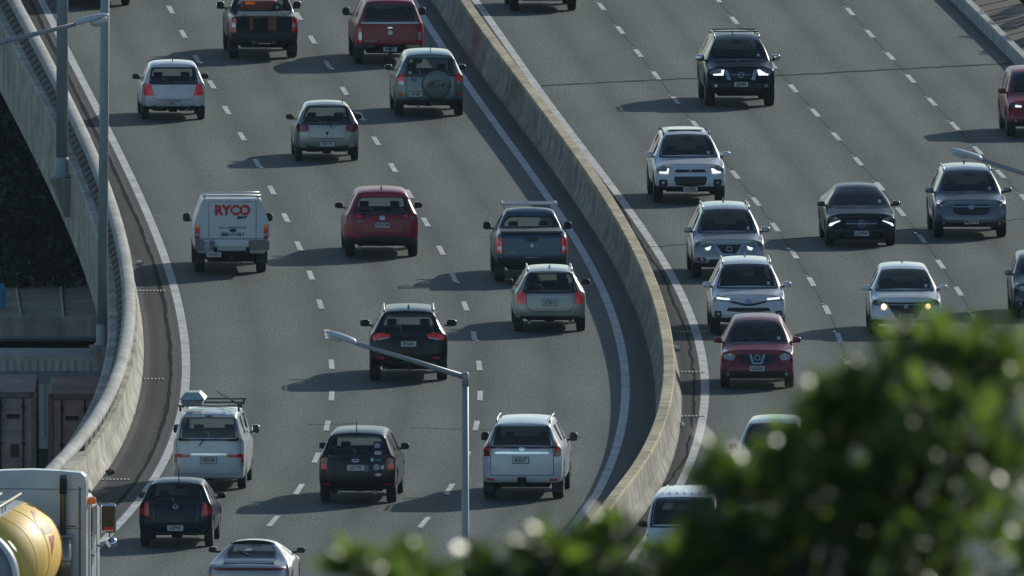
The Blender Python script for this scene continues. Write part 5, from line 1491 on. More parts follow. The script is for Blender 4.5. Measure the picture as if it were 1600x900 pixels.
# silver crossover with v grille
c = Car('silver_crossover', 'silver crossover with chrome V grille, first of the three cars queued by the median', 'car', P(privacy=True, L=4.64, W=1.82, H=1.71, ra=.95, R=.36, tw=.235, zs_m=1.06, zh=1.07, zs_f=.90, zmf=.56, zbf=.30, zb=.30, arch=.78, r6=.665, r7=.60, b6=.87, b7=.80, wb=3.5, wt=2.72, clad=True, rc=.22), PSILV)
front(c, [(.36, .88), (.80, .95), (.86, .90), (.78, .82), (.50, .78), (.38, .82)], [(.44, .83), (.50, .81), (.60, .78), (.56, .73), (.48, .745)], [sym([(.42, .86), (.22, .62), (0, .60)]), ], [rrect(0, .44, 1.0, .14, .05)], rrect(.68, .50, .20, .10, .03), .44, 'MBK290', ring_poly(ellipse(0, .76, .08, .07), ellipse(0, .76, .055, .045)))
c.decal('grille_bar', [(.42, .88), (.33, .88), (.14, .62), (.24, .62)], M['chrome'], 'front', both=True, off=.022); c.decal('grille_bar', rrect(0, .635, .34, .03, .01), M['chrome'], 'front', off=.02)
c.mirrors(PSILV, size=(.24, .13, .16)); c.rails(M['silver'], .8, h=.07); c.antenna(.0, 1.0, fin='body'); c.place(1137, 433, True)

# white suv with bright lights
c = Car('pearl_white_suv', 'pearl white suv with glaring slim headlamps right behind the red crossover', 'car', P(privacy=True, L=4.6, W=1.845, H=1.70, ra=.95, R=.36, tw=.235, zs_m=1.06, zh=1.06, zs_f=.90, zmf=.60, zbf=.32, zb=.30, arch=.78, r6=.665, r7=.60, b6=.87, b7=.80, wb=3.45, wt=2.7, clad=True, rc=.22), PW2)
front(c, [(.44, .90), (.80, .98), (.88, .93), (.82, .84), (.46, .82)], [(.45, .895), (.76, .925), (.78, .875), (.46, .855)], [[(.44, .84), (.12, .78), (0, .76), (-.12, .78), (-.44, .84), (-.44, .80), (-.1, .72), (.1, .72), (.44, .80)]], [sym([(.48, .68), (.55, .60), (.0, .56)]), rrect(0, .38, 1.0, .10, .03)], rrect(.74, .52, .16, .16, .03), .52, 'KYR731', ellipse(0, .82, .08, .055))
c.mirrors(PW2, size=(.24, .13, .16)); c.rails(M['silver'], .8, h=.07); c.antenna(.0, 1.0, fin='body'); c.place(1168, 520, True)

# maroon crossover
c = Car('maroon_crossover', 'maroon red crossover with clear headlamps, lowest of the queue by the median', 'car', P(privacy=True, L=4.33, W=1.79, H=1.61, ra=.85, R=.35, tw=.225, zs_m=1.02, zh=1.03, zs_f=.86, zmf=.54, zbf=.26, zb=.28, arch=.76, r6=.665, r7=.60, b6=.87, b7=.80, wb=3.2, wt=2.4, clad=True, rc=.24), PMAR)
front(c, [(.52, .80), (.70, .92), (.86, .94), (.86, .80), (.78, .72), (.58, .70)], None, [sym([(.46, .84), (.42, .68), (.30, .62), (0, .60)])], [rrect(0, .36, 1.3, .20, .06)], rrect(.70, .38, .16, .10, .03), .52, 'GUX363', ring_poly(ellipse(0, .77, .075, .07), ellipse(0, .77, .05, .045)), head_m='clear_lens')
c.decal('grille_bar', [(.20, .85), (.14, .85), (.07, .64), (.13, .64)], M['chrome'], 'front', both=True, off=.022); c.decal('grille_bar', rrect(0, .64, .24, .04, .01), M['chrome'], 'front', off=.02)
c.mirrors(PMAR, size=(.23, .13, .16)); c.place(1183, 605, True)

# black sedan
c = Car('black_sedan', 'low black sedan with slanting white lamps and round grille star', 'car', P(privacy=True, L=4.64, W=1.78, H=1.43, ra=1.0, R=.33, tw=.23, zs_r=.98, zs_m=.92, zh=.94, zs_f=.74, zmf=.48, zbf=.20, zb=.22, arch=.68, r6=0.64, r7=0.58, b6=.90, b7=.80, wb=3.42, wt=2.55, rc=.26, ygb=.5, ygt=1.2, yrr=1.35), PDRK)
front(c, [(.50, .68), (.72, .80), (.84, .80), (.85, .70), (.72, .62), (.54, .62)], [(.52, .665), (.56, .67), (.78, .60), (.82, .53), (.77, .53), (.72, .575)], [sym([(.42, .70), (.40, .58), (.32, .50), (0, .48)])], [rrect(0, .30, .9, .14, .05), [(.52, .40), (.80, .36), (.80, .26), (.56, .24)], mirror([(.52, .40), (.80, .36), (.80, .26), (.56, .24)])], None, .36, 'LGW554', ring_poly(ellipse(0, .60, .095, .09, 20), ellipse(0, .60, .08, .075, 20)))
c.decal('emblem', [(0, .68), (.018, .61), (.07, .56), (0, .585), (-.07, .56), (-.018, .61)], M['chrome'], 'front', off=.03); c.decal('grille_bar', rrect(0, .60, .76, .025, .008), M['silver'], 'front', off=.018)
c.mirrors(M['gloss_black'], size=(.22, .12, .14)); c.place(1343.5, 383, True)

# blue-grey suv
c = Car('blue_grey_suv', 'blue grey suv with wide black grille below the lamp arm on the right', 'car', P(privacy=True, L=4.6, W=1.855, H=1.69, ra=.95, R=.37, tw=.24, zs_m=1.06, zh=1.07, zs_f=.90, zmf=.56, zbf=.30, zb=.30, arch=.80, r6=.665, r7=.60, b6=.87, b7=.80, wb=3.45, wt=2.65, clad=True, rc=.2), PBGREY)
front(c, [(.44, .86), (.80, .96), (.87, .94), (.86, .84), (.48, .78)], [(.74, .945), (.80, .95), (.86, .91), (.84, .87), (.78, .90)], [sym([(.48, .86), (.44, .68), (.34, .62), (0, .61)])], [rrect(0, .33, 1.3, .17, .06)], rrect(.70, .40, .20, .08, .03), .45, 'MQZ176', rrect(0, .80, .12, .10, .02))
c.decal('grille_bar', [(.50, .845), (.44, .80), (-.44, .80), (-.50, .845), (-.44, .825), (.44, .825)][::-1], M['chrome'], 'front', off=.024)
c.mirrors(PBGREY, size=(.24, .13, .16)); c.rails(M['silver'], .8, h=.05); c.antenna(.0, 1.0, fin='body'); c.place(1515, 370, True)

# white small suv with warm lamps
c = Car('white_crossover', 'white crossover with two glowing amber lamps beside its black grille', 'car', P(privacy=True, L=4.3, W=1.77, H=1.60, ra=.85, R=.345, tw=.22, zs_m=1.02, zh=1.03, zs_f=.86, zmf=.52, zbf=.30, zb=.28, arch=.75, r6=.665, r7=.60, b6=.87, b7=.80, wb=3.2, wt=2.35, clad=True, rc=.24), PW)
front(c, [(.46, .84), (.84, .90), (.87, .84), (.80, .76), (.50, .72)], None, [sym([(.47, .83), (.42, .72), (.24, .46), (0, .43)])], [rrect(.62, .385, .38, .08, .03), rrect(-.62, .385, .38, .08, .03)], None, .50, 'KPF640', rrect(0, .735, .11, .09, .02))
c.decal('lamp', ellipse(.54, .735, .062, .062, 14), M['warm_lamp'], 'front', both=True, off=.03); c.decal('grille_bar', [(.46, .80), (.40, .765), (-.40, .765), (-.46, .80), (-.4, .79), (.4, .79)][::-1], M['silver'], 'front', off=.022)
c.mirrors(PW, size=(.24, .13, .15)); c.antenna(.0, .9, fin='body'); c.place(1414, 522, True)

# red suv at the right edge
c = Car('dark_red_suv', 'dark red suv cut off by the right edge of the photograph', 'car', P(privacy=True, L=4.55, W=1.84, H=1.68, ra=.92, R=.36, tw=.24, zs_m=1.06, zh=1.06, zs_f=.88, zmf=.56, zbf=.30, clad=True, rc=.24, wb=3.4, wt=2.55), PRED2)
front(c, [(.50, .86), (.80, .92), (.87, .87), (.80, .78), (.52, .78)], [(.54, .84), (.70, .85), (.70, .80), (.55, .80)], [sym([(.46, .86), (.40, .64), (0, .60)])], [rrect(0, .38, 1.2, .14, .05)], rrect(.70, .46, .18, .1, .03), .50, 'NBT418', ellipse(0, .76, .07, .06))
c.mirrors(PRED2, size=(.23, .13, .16)); c.place(1626, 212.5, True)

# grey hatch at the right edge
c = Car('grey_hatchback', 'dark grey hatchback at the right edge beside the white crossover', 'car', P(privacy=True, L=4.25, W=1.76, H=1.50, ra=.85, R=.32, tw=.21, zs_m=.98, zh=.99, zs_f=.80, zmf=.50, zbf=.24, rc=.26, wb=3.2, wt=2.35), paint('mid_grey_paint', (.055, .060, .070), .32, .2, .4))
front(c, [(.52, .76), (.72, .86), (.84, .86), (.84, .74), (.60, .68)], None, [rrect(0, .70, .8, .10, .03)], [rrect(0, .38, 1.1, .18, .05)], rrect(.68, .38, .16, .1, .03), .50, 'HLM209', ellipse(0, .71, .07, .05), head_m='clear_lens')
c.mirrors(PBGREY, size=(.22, .12, .15)); c.place(1636, 495, True)

# dark car cut by the top edge
c = Car('dark_suv', 'dark suv cut by the top edge beside the median cap', 'car', P(privacy=True, L=4.6, W=1.82, H=1.68, R=.36, zbf=.32, clad=True), PBLK)
front(c, None, None, [rrect(0, .75, .8, .14, .04)], [rrect(0, .42, 1.2, .14, .05)], None, .5, 'KQE905'); c.mirrors(M['black']); c.place(848, 16, True)

# vehicles half hidden by the tree
c = Car('pale_green_van', 'pale van with lit roof edge half hidden by the blurred tree', 'van', P(privacy=True, L=4.4, W=1.74, H=1.72, R=.33, zs_m=1.04, zh=1.06, zs_f=.92, r6=.72, r7=.62, wb=3.4, wt=2.6, rc=.2), paint('pale_green_paint', (.42, .50, .48), .35, .1))
front(c, [(.55, .85), (.80, .92), (.84, .85), (.58, .74)], None, [rrect(0, .75, .8, .14, .04)], [rrect(0, .42, 1.2, .14, .05)], None, .5, 'FWC380', head_m='clear_lens'); c.mirrors(M['black']); c.place(1206, 775, True)
c = Car('ribbed_roof_van', 'white van with ribbed roof and rear ladder rack, behind the leaves beside the median', 'van', P(privacy=True, L=4.9, W=1.72, H=1.95, R=.33, zs_r=1.25, zs_m=1.2, zh=1.22, zs_f=1.0, r6=.86, r7=.76, b6=.93, b7=.84, ygb=.05, ygt=.15, yrr=.12, wb=4.1, wt=3.35, rc=.12, quarter=False), PW)
front(c, [(.55, .85), (.80, .92), (.84, .85), (.58, .74)], None, [rrect(0, .75, .8, .14, .04)], [rrect(0, .42, 1.2, .14, .05)], None, .5, 'DJU174', head_m='clear_lens'); c.mirrors(M['black'])
mb = MB()
for k in range(7): mb.tube([((k - 3) * .17, .6, 1.915), ((k - 3) * .17, .9, 1.938), ((k - 3) * .17, 2.7, 1.938), ((k - 3) * .17, 3.0, 1.915)], .014, 6)
mb.build('roof_rib', PW, c.root)
c.place(1066, 908, True)

# ------------------------------------------------------------------ tanker truck, lower left corner
def tanker():
    g = G(50, 994)
    t = cv_L1.tangent(g.y - 6)
    a = -math.atan2(t.x, t.y) - math.radians(3.0)
    root = tag(empty('tanker_truck', (g.x, g.y, 0), a), 'white truck cab towing a yellow tank marked with red, lower left corner', 'tanker truck')
    mc = paint('cab_white', (.60, .63, .66), .35, .0)
    def prof(y, ins=0.0):      # cab section, rounded top corners
        out = [(1.22 - ins, y, .95)]
        out += [(1.22 - ins, y, 3.45), (1.19 - ins, y, 3.58), (1.10 - ins, y, 3.67 - ins), (.6, y, 3.71 - ins), (0, y, 3.73 - ins)]
        return [(-x, yy, z) for x, yy, z in out[:-1]][::1] + [(0, y, 3.73 - ins)] + out[:-1][::-1]
    mb = MB(); mb.loft([prof(-.02, .04), prof(0), prof(.42), prof(.46, .03)], smooth=False); cab = mb.build('cab_wall', mc, root)
    # lower, wider cab with door in front of the sleeper fairing
    mb = MB(); mb.loft([[(-1.24, .40, .9), (1.24, .40, .9), (1.24, .40, 2.95), (1.10, .40, 3.05), (-1.10, .40, 3.05), (-1.24, .40, 2.95)], [(-1.24, 2.3, .9), (1.24, 2.3, .9), (1.24, 2.3, 2.7), (1.06, 2.2, 3.05), (-1.06, 2.2, 3.05), (-1.24, 2.3, 2.7)]]); mb.build('cab', mc, root)
    mb = MB(); mb.box((0, .25, 3.2), (2.40, .40, .7), .12); mb.build('roof_fairing', mc, root)
    mb = MB(); mb.box((1.235, .5, 2.0), (.03, .10, 2.2), .01); mb.box((1.245, 1.0, 2.95), (.05, .95, .05), .015); mb.build('grab_rail', M['silver'], root)
    for y in (.75, 1.75):
        mb = MB(); mb.box((1.247, y, 2.0), (.012, .016, 1.9), .003); mb.build('door_gap', M['seamgap'], root)
    mb = MB(); mb.box((1.247, 1.25, 2.50), (.014, .85, .66), .01); mb.build('side_window', M['gloss_black'], root)
    mb = MB(); mb.box((1.26, .95, 1.75), (.03, .16, .05), .01); mb.build('door_handle', M['black'], root)
    mb = MB(); mb.box((1.30, .38, 3.02), (.20, .14, .16), .05); mb.build('marker_lamp', M['amber_lens'], root)
    mb = MB(); mb.box((1.27, .30, 1.05), (.05, .12, .10), .02); mb.build('marker_lamp', M['amber_lens'], root)
    for zz in (2.42, 3.30):
        mb = MB(); mb.box((0, -.026, zz), (2.30, .012, .018), .003); mb.build('panel_joint', mat('cab_joint', (.20, .22, .24), .7, noise=.2), root)
    mb = MB(); mb.box((1.08, -.026, 2.2), (.05, .014, 2.3), .004); mb.build('panel_strip', mat('cab_strip', (.16, .18, .20), .6, noise=.2), root)
    # mirrors on the right
    mb = MB(); mb.tube([(1.24, 1.9, 2.9), (1.52, 1.75, 2.85), (1.55, 1.72, 2.2), (1.45, 1.75, 1.85), (1.24, 1.9, 1.9)], .022, 8); arm = mb.build('mirror_arm', M['black'], root)
    mb = MB(); mb.box((1.52, 1.68, 2.52), (.34, .12, .66), .05); mb.build('mirror', M['chrome'], arm)
    mb = MB(); mb.box((1.52, 1.612, 2.53), (.27, .012, .54), .004); mb.build('mirror_glass', M['gloss_black'], arm)
    mb = MB(); mb.box((1.54, 1.606, 2.30), (.22, .012, .07), .004); mb.build('mirror_reflector', M['red_sun_glow'], arm)
    mb = MB(); mb.lathe([(.0, -.06), (.12, -.055), (.13, 0), (.10, .06), (0, .09)], Matrix.Translation((1.58, 1.70, 1.98)) @ Matrix.Rotation(math.pi / 2, 4, 'X'), 20); mb.build('mirror', M['chrome'], arm)
    # exhaust stack behind the cab
    ex = mat('stack_steel', (.30, .26, .22), .35, .9, noise=.25, nscale=3, stretch=(1, 1, .3))
    mb = MB(); mb.tube([(.74, -.28, 1.0), (.74, -.28, 2.28)], .20, 24); mb.lathe([(.205, 2.24), (.215, 2.26), (.215, 2.29), (.08, 2.33)], Matrix.Translation((.74, -.28, 0)), 24); mb.lathe([(.208, 1.70), (.212, 1.72), (.208, 1.74)], Matrix.Translation((.74, -.28, 0)), 24, close=True); st_ = mb.build('muffler', ex, root)
    mb = MB(); mb.tube([(.74, -.28, 2.3), (.74, -.28, 3.25), (.74, -.30, 3.36)], .075, 16); mb.build('exhaust_pipe', mat('pipe_bronze', (.26, .17, .10), .35, .9, noise=.3, nscale=4), st_)
    mb = MB(); mb.tube([(.74, -.29, 3.22), (.745, -.30, 3.48), (.76, -.36, 3.62)], [.085, .088, .082], 16); mb.build('exhaust_tip', mat('soot', (.012, .014, .014), .7, noise=.2), st_)
    mb = MB(); mb.box((.34, -.1, 2.0), (.10, .12, 1.1), .03); mb.build('air_line_post', M['black'], root)
    mb = MB(); mb.tube([(.36, -.1, 2.46), (.5, -.12, 2.40), (.66, -.1, 2.50), (1.0, -.08, 2.47)], .012, 6); mb.build('air_line', M['black'], root)
    for s in (-1, 1):
        for y in (-.6, 2.0):
            td, rd = wheel_mesh(.5, .30, True)
            o = link(bpy.data.objects.new('wheel', td), root); o.location = (s * 1.05, y, .5); link(bpy.data.objects.new('rim', rd), o)
    mb = MB(); mb.box((0, .2, .85), (.9, 7.0, .28), .03); mb.build('chassis', M['under'], root)
    # the tank
    ty0, ty1, R, zc, xc = -9.2, -1.05, 1.12, 2.02, -.30
    m = bpy.data.materials.new('tank_yellow'); m.use_nodes = True
    nt = m.node_tree; b = nt.nodes['Principled BSDF']; b.inputs['Roughness'].default_value = .55; b.inputs['Coat Weight'].default_value = .1
    tc = nt.nodes.new('ShaderNodeTexCoord'); n = nt.nodes.new('ShaderNodeTexNoise'); n.inputs['Scale'].default_value = 2.2; n.inputs['Detail'].default_value = 6
    mp = nt.nodes.new('ShaderNodeMapping'); mp.inputs['Scale'].default_value = (2.4, 2.4, .5)
    nt.links.new(tc.outputs['Object'], mp.inputs[0]); nt.links.new(mp.outputs[0], n.inputs[0])
    cr = nt.nodes.new('ShaderNodeValToRGB'); e = cr.color_ramp.elements
    e[0].position = .46; e[0].color = (.86, .50, .035, 1); e[1].position = .72; e[1].color = (.88, .70, .30, 1)
    nt.links.new(n.outputs[0], cr.inputs[0]); nt.links.new(cr.outputs[0], b.inputs['Base Color'])
    mtx = Matrix.Translation((xc, 0, zc)) @ Matrix.Rotation(-math.pi / 2, 4, 'X')
    mb = MB(); mb.lathe([(0, ty1 + .22), (R * .6, ty1 + .18), (R * .88, ty1 + .09), (R * .97, ty1 + .02), (R, ty1 - .12), (R, ty0 + .35)], mtx, 48); tank = mb.build('tank', m, root)
    for yy in (ty1 - .14, ty1 - 2.4, ty1 - 4.6):
        mb = MB(); mb.lathe([(R, yy - .02), (R + .012, yy - .012), (R + .012, yy + .012), (R, yy + .02)], mtx, 48, close=True); mb.build('tank_band', m, tank)
    wt = mat('tank_white', (.62, .63, .63), .35, noise=.12, coat=.4)
    mb = MB(); mb.lathe([(R + .004, ty0 + .40), (R + .012, ty0 + .38), (R + .012, ty0 + .05), (R * .93, ty0 - .05)], mtx, 48); mb.build('tank_end_band', wt, tank)
    mb = MB(); mb.lathe([(R * .93, ty0 - .045), (R * .7, ty0 - .16), (0, ty0 - .24)], mtx, 48); mb.build('tank_end', mat('tank_end_grey', (.22, .25, .28), .5, .3, noise=.12), tank)
    # markings wrapped on the shell: (angle from the top towards the right, y along)
    def wrap(name, pts, mm, off=.008):
        bm = bmesh.new(); vs_ = [bm.verts.new((x, y, 0)) for x, y in pts]; bm.faces.new(vs_)
        bmesh.ops.triangulate(bm, faces=bm.faces[:])
        for _ in range(4):
            lg = [q for q in bm.edges if q.calc_length() > .12]
            if not lg: break
            bmesh.ops.subdivide_edges(bm, edges=lg, cuts=1); bmesh.ops.triangulate(bm, faces=[f for f in bm.faces if len(f.verts) > 3])
        for v in bm.verts:
            th = v.co.x; y = v.co.y
            v.co = Vector((xc + (R + off) * math.sin(th), y, zc + (R + off) * math.cos(th)))
        bmesh.ops.recalc_face_normals(bm, faces=bm.faces[:])
        me = bpy.data.meshes.new(name); bm.to_mesh(me); bm.free(); me.materials.append(mm)
        return link(bpy.data.objects.new(name, me), tank)
    red = mat('tank_red', (.50, .05, .05), .4, noise=.15)
    wrap('tank_crown', [(-.35, ty0 + .4), (.30, ty0 + .4), (.26, ty1 - .2), (-.3, ty1 - .2)], wt, .006)
    wrap('red_flash', [(1.16, ty1 - 1.8), (1.55, ty1 - 2.0), (1.20, ty1 - .9)], red)
    wrap('red_flash', [(.52, ty1 - 1.2), (.56, ty1 - 1.0), (.90, ty1 - 2.1), (.86, ty1 - 2.5)], mat('tank_faded_red', (.50, .22, .16), .5, noise=.2))
    wrap('placard', [(.92, ty1 - 2.2), (.94, ty1 - .9), (1.12, ty1 - .9), (1.10, ty1 - 2.2)], mat('tank_placard', (.42, .33, .18), .6, noise=.5, nscale=14), .012)
    wrap('emblem', [(.80, ty0 + .75), (.84, ty0 + 1.0), (1.02, ty0 + 1.1), (1.10, ty0 + .9), (.98, ty0 + .7)], mat('emblem_blue', (.10, .14, .22), .5, noise=.2), .012)
    # walkway on top
    mb = MB()
    for x in (-.22, .22): mb.tube([(xc + x, ty0 + .6, zc + R + .16), (xc + x, ty1 - .3, zc + R + .16)], .028, 8)
    for k in range(9):
        y = ty0 + .7 + k * .55
        mb.box((xc, y, zc + R + .14), (.48, .06, .03), .008)
        for x in (-.22, .22): mb.tube([(xc + x, y, zc + R - .05), (xc + x, y, zc + R + .16)], .018, 6)
    mb.build('walkway', mat('walkway_alloy', (.42, .38, .30), .45, .5, noise=.2), root)
    mb = MB(); mb.tube([(.55, ty1 + .2, 1.45), (.95, -.3, .98)], .03, 8); mb.build('strut', M['silver'], root)
    for s in (-1, 1):
        for y in (-5.6, -4.3):
            td, rd = wheel_mesh(.5, .30, True)
            o = link(bpy.data.objects.new('wheel', td), root); o.location = (s * 1.02 + xc, y, .5); link(bpy.data.objects.new('rim', rd), o)
    mb = MB(); mb.box((xc, -4.0, .80), (1.0, 6.6, .25), .03); mb.build('trailer_chassis', M['under'], root)
tanker()

# ------------------------------------------------------------------ trees
def leaf_mat(name, col, trans=.4, rough=.35):
    m = bpy.data.materials.new(name); m.use_nodes = True
    nt = m.node_tree; b = nt.nodes['Principled BSDF']; out = nt.nodes['Material Output']
    b.inputs['Roughness'].default_value = rough
    b.inputs['Specular IOR Level'].default_value = .62
    geo = nt.nodes.new('ShaderNodeNewGeometry')
    cr = nt.nodes.new('ShaderNodeValToRGB'); nt.links.new(geo.outputs['Random Per Island'], cr.inputs[0])
    e = cr.color_ramp.elements
    e[0].color = (*[c * .55 for c in col], 1); e[1].color = (col[0] * 1.5, col[1] * 1.35, col[2] * 1.1, 1)
    nt.links.new(cr.outputs[0], b.inputs['Base Color'])
    tr = nt.nodes.new('ShaderNodeBsdfTranslucent')
    hs = nt.nodes.new('ShaderNodeMix'); hs.data_type = 'RGBA'; hs.blend_type = 'MULTIPLY'; hs.inputs['Factor'].default_value = 1
    nt.links.new(cr.outputs[0], hs.inputs[6]); hs.inputs[7].default_value = (2.1, 2.2, .95, 1)
    nt.links.new(hs.outputs[2], tr.inputs[0])
    mx = nt.nodes.new('ShaderNodeMixShader'); mx.inputs[0].default_value = trans
    nt.links.new(b.outputs[0], mx.inputs[1]); nt.links.new(tr.outputs[0], mx.inputs[2]); nt.links.new(mx.outputs[0], out.inputs[0])
    return m
def foliage(name, rosettes, nleaf, ll, lw, m, parent, rs, up=.6, facing=0.0):
    """leaf clusters at the shoot tips: every leaf a small bent blade"""
    n = len(rosettes) * nleaf
    c0 = np.repeat(np.array([r[0] for r in rosettes]), nleaf, 0)
    ax = np.repeat(np.array([r[1] for r in rosettes]), nleaf, 0)
    d = rs.normal(size=(n, 3)); d = d / np.linalg.norm(d, axis=1)[:, None]
    d = d + ax * up; d /= np.linalg.norm(d, axis=1)[:, None]
    s = rs.normal(size=(n, 3)); s -= (s * d).sum(1)[:, None] * d; s /= np.linalg.norm(s, axis=1)[:, None]
    if facing > 0:      # some leaves turned midway between sun and camera, shaped to give glints
        hv = np.array([.70, -.34, .62]) + rs.normal(size=(n, 3)) * .16
        pick = rs.uniform(size=n) < facing
        d2 = d - (d * hv).sum(1)[:, None] * hv / (hv * hv).sum(1)[:, None]; d2 /= np.linalg.norm(d2, axis=1)[:, None]
        s2 = np.cross(hv, d2); s2 /= np.linalg.norm(s2, axis=1)[:, None]
        d[pick] = d2[pick]; s[pick] = s2[pick]
    nr = np.cross(d, s)
    L = ll * rs.uniform(.7, 1.25, n)[:, None]; W = lw * rs.uniform(.8, 1.2, n)[:, None]
    base = c0 + d * L * .1 + rs.normal(size=(n, 3)) * ll * .25
    pts = [base, base + d * L * .35 + s * W * .5 + nr * W * .18, base + d * L * .75 + s * W * .38 + nr * W * .10, base + d * L - nr * W * .15, base + d * L * .75 - s * W * .38 + nr * W * .10, base + d * L * .35 - s * W * .5 + nr * W * .18, base + d * L * .5]
    V = np.stack(pts, 1).reshape(-1, 3)
    k = np.arange(n)[:, None] * 7
    F = np.concatenate([k + np.array([0, 1, 2, 6]), k + np.array([6, 2, 3, 4]), k + np.array([0, 6, 4, 5])], 1).reshape(-1, 4)
    me = bpy.data.meshes.new(name)
    me.vertices.add(len(V)); me.vertices.foreach_set('co', V.ravel())
    me.loops.add(F.size); me.loops.foreach_set('vertex_index', F.ravel().astype(np.int32))
    me.polygons.add(len(F)); me.polygons.foreach_set('loop_start', np.arange(0, F.size, 4, dtype=np.int32))
    me.update(calc_edges=True); me.materials.append(m)
    return link(bpy.data.objects.new(name, me), parent)
def branches(trunk_base, fork, tips, r, m, parent, name='trunk'):
    mb = MB()
    mb.tube([trunk_base, trunk_base.lerp(fork, .55) + Vector((.08, .05, 0)), fork], [r, r * .8, r * .62], 12)
    for i, t in enumerate(tips):
        md = fork.lerp(t, .5) + Vector((0, 0, -.12 * (t - fork).length))
        mb.tube([fork, md, t], [r * .42, r * .25, r * .06], 8)
    return mb.build(name, m, parent)

m_bark = mat('bark', (.07, .055, .04), .95, noise=.35, nscale=5)
# the tree on the hill, close to the camera and out of focus
DT = 200.0
def PT(u, v, d=DT):
    return AT(u, v, CAM_Y + d)
rs = np.random.default_rng(11)
lumps = [(1500, 815, 205, 0), (1330, 860, 165, .2), (1455, 655, 110, -.2), (1560, 650, 115, .3), (1350, 715, 100, .1), (1278, 765, 76, -.1), (1192, 822, 66, .1), (1180, 890, 95, -.2),
         (1432, 535, 32, 0), (1480, 560, 45, .1), (1545, 545, 34, .2), (1590, 560, 52, .1), (1300, 615, 36, .1), (1338, 605, 30, 0), (1388, 595, 42, 0), (1266, 676, 26, -.1), (1128, 735, 16, 0), (1160, 770, 30, .1), (1232, 715, 24, .1),
         (1060, 895, 55, .1), (990, 868, 40, 0), (952, 805, 18, -.1), (925, 845, 26, .1), (850, 840, 22, 0), (870, 892, 32, .1), (830, 905, 20, 0), (1105, 850, 40, .1),
         (556, 876, 18, 0), (600, 892, 24, .1), (636, 878, 22, 0), (676, 905, 24, .1), (752, 868, 22, 0), (735, 905, 26, .1), (620, 945, 45, .2), (740, 960, 45, 0), (900, 985, 90, .2)]
lumps = [(u, v + (28 if u < 1000 else 12 if u < 1130 else 16), q, w) for u, v, q, w in lumps]
ros = []
s_px = FPX / DT
for (u, v, r, dz) in lumps:
    R = r / s_px
    cen = np.array(PT(u, v)) + np.array([0, dz + rs.uniform(-.3, .3), 0])
    n = int(9 + 150 * R ** 2 + 140 * R ** 3)
    for _ in range(n):
        d = rs.normal(size=3); d /= np.linalg.norm(d)
        rad = R * rs.uniform(.45, 1.04) ** .6
        p_ = cen + d * rad * np.array([1, 1.2, 1])
        ax = d * .7 + np.array([0, 0, .8]); ax /= np.linalg.norm(ax)
        ros.append((p_, ax))
# the rest of the crown, below the picture
cc = np.array(PT(1130, 1350)); 
for _ in range(1500):
    d = rs.normal(size=3); d /= np.linalg.norm(d)
    p_ = cc + d * rs.uniform(.6, 1.0) ** .5 * np.array([2.0, 2.0, 1.25])
    ax = d * .6 + np.array([0, 0, .9]); ros.append((p_, ax / np.linalg.norm(ax)))
tb = Vector((float(cc[0]), float(cc[1]), terr(cc[0], cc[1]) - .2))
root = tag(empty('hillside_tree', tb), 'out of focus leafy green tree top filling the lower right foreground', 'tree')
ros = [(q[0] - np.array(tb), q[1]) for q in ros]
foliage('crown', ros, 7, .135, .058, leaf_mat('tree_leaf', (.070, .112, .042), .58, .36), root, rs, .6, .12)
tips = []
for (u, v, r, dz) in lumps:
    tips.append(PT(u, v) + Vector((0, dz, -r / s_px * .2)) - tb)
branches(Vector((0, 0, 0)), Vector(cc) - tb + Vector((0, 0, -.6)), tips, .26, m_bark, root)

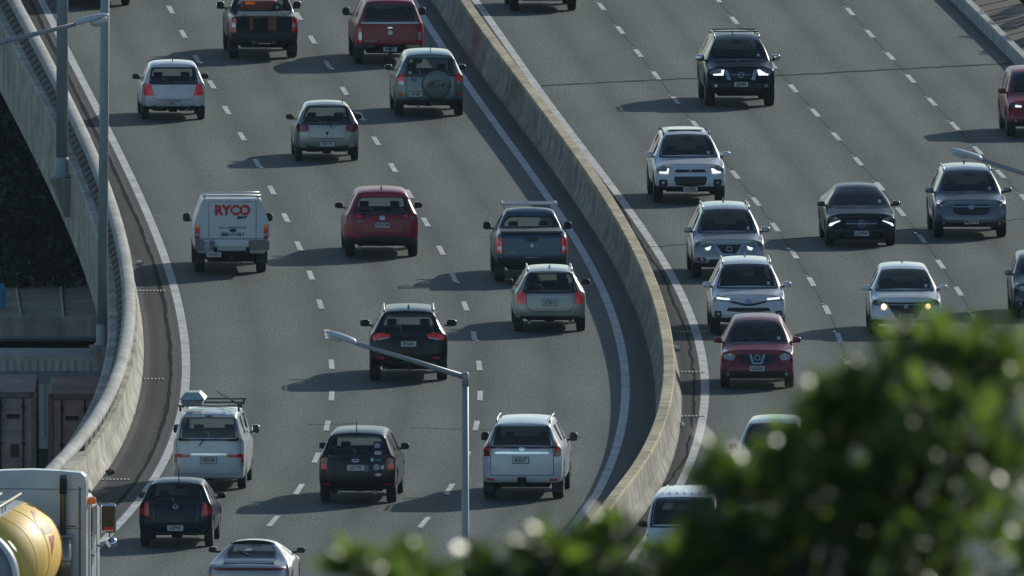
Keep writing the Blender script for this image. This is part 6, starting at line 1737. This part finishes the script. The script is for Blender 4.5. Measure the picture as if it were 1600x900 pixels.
# dark trees beyond and below the viaduct, left
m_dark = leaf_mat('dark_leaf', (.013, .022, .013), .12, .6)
spots = [(-10, 300, 5.0, 'dark tree in viaduct shade, lowest at left edge'), (55, 330, 4.4, 'dark tree in viaduct shade just above the ramp'), (15, 210, 5.4, 'dark tree in viaduct shade, middle of the left gap'), (70, 250, 4.6, 'dark tree beside the fascia of the parapet'), (-20, 130, 5.2, 'dark tree highest in the gap left of the viaduct'), (25, 130, 5.0, 'narrow dark tree touching the parapet fascia near the top')]
for i, (u, v, h, l) in enumerate(spots):
    q = G(u, v + 60, GZ + 2.0)
    base = Vector((q.x, q.y, GZ - .1))
    root = tag(empty('shaded_tree', base), l, 'tree', 'trees below the viaduct')
    R_ = []
    for _ in range(420):
        d = rs.normal(size=3); d /= np.linalg.norm(d)
        rr = rs.uniform(.3, 1.0) ** .5
        R_.append((np.array([0, 0, h * .62]) + d * rr * np.array([1.5, 1.5, h * .42]) * (1 + .25 * math.sin(d[0] * 5 + i) * math.cos(d[2] * 4)), d))
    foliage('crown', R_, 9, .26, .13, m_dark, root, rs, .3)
    branches(Vector((0, 0, 0)), Vector((.1, 0, h * .45)), [Vector((.7, .2, h * .7)), Vector((-.7, -.3, h * .68)), Vector((.1, .5, h * .85))], .16, m_bark, root)
# scrub on the bank above the right kerb
for i, (u, v, h) in enumerate(((1600, 50, 1.6), (1575, 20, 1.5), (1590, -5, 1.7), (1640, 60, 1.8), (1635, 95, 1.6), (1560, -20, 1.6), (1625, 20, 1.8))):
    q = G(u, v, .6); x = max(q.x, cv_kerb.x(q.y) + 5.2)
    root = tag(empty('bank_shrub', (x, q.y, terr(x, q.y) - .1)), 'dark scrub bush on the bank at the top right corner', 'shrub', 'shrubs on the dark bank')
    R_ = []
    for _ in range(160):
        d = rs.normal(size=3); d /= np.linalg.norm(d)
        R_.append((np.array([0, 0, h * .45]) + d * rs.uniform(.3, 1) ** .5 * np.array([.8, 1.5, h * .5]), d))
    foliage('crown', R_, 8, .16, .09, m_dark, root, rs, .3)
    branches(Vector((0, 0, 0)), Vector((0, 0, h * .4)), [Vector((.4, 0, h * .7)), Vector((-.4, .3, h * .65))], .05, m_bark, root, 'stem')

# ------------------------------------------------------------------ lettering becomes plain mesh
dg = bpy.context.evaluated_depsgraph_get()
for o in [q for q in scene.objects if q.type == 'FONT']:
    me = bpy.data.meshes.new_from_object(o.evaluated_get(dg))
    n = link(bpy.data.objects.new('lettering', me), o.parent)
    n.location, n.rotation_euler, n.scale = o.location, o.rotation_euler, o.scale
    cu = o.data
    bpy.data.objects.remove(o); bpy.data.curves.remove(cu)

# ------------------------------------------------------------------ the air
hz = bpy.data.materials.new('haze_air'); hz.use_nodes = True
_n = hz.node_tree; _n.nodes.clear()
_o = _n.nodes.new('ShaderNodeOutputMaterial'); _v = _n.nodes.new('ShaderNodeVolumePrincipled')
_v.inputs['Color'].default_value = (.62, .86, 1.0, 1); _v.inputs['Density'].default_value = HAZE; _v.inputs['Anisotropy'].default_value = .1
_n.links.new(_v.outputs[0], _o.inputs['Volume'])
hb = MB(); hb.box((0, 1200, 38), (8100, 7800, 100), 0)
tag(hb.build('haze', hz), kind='stuff')
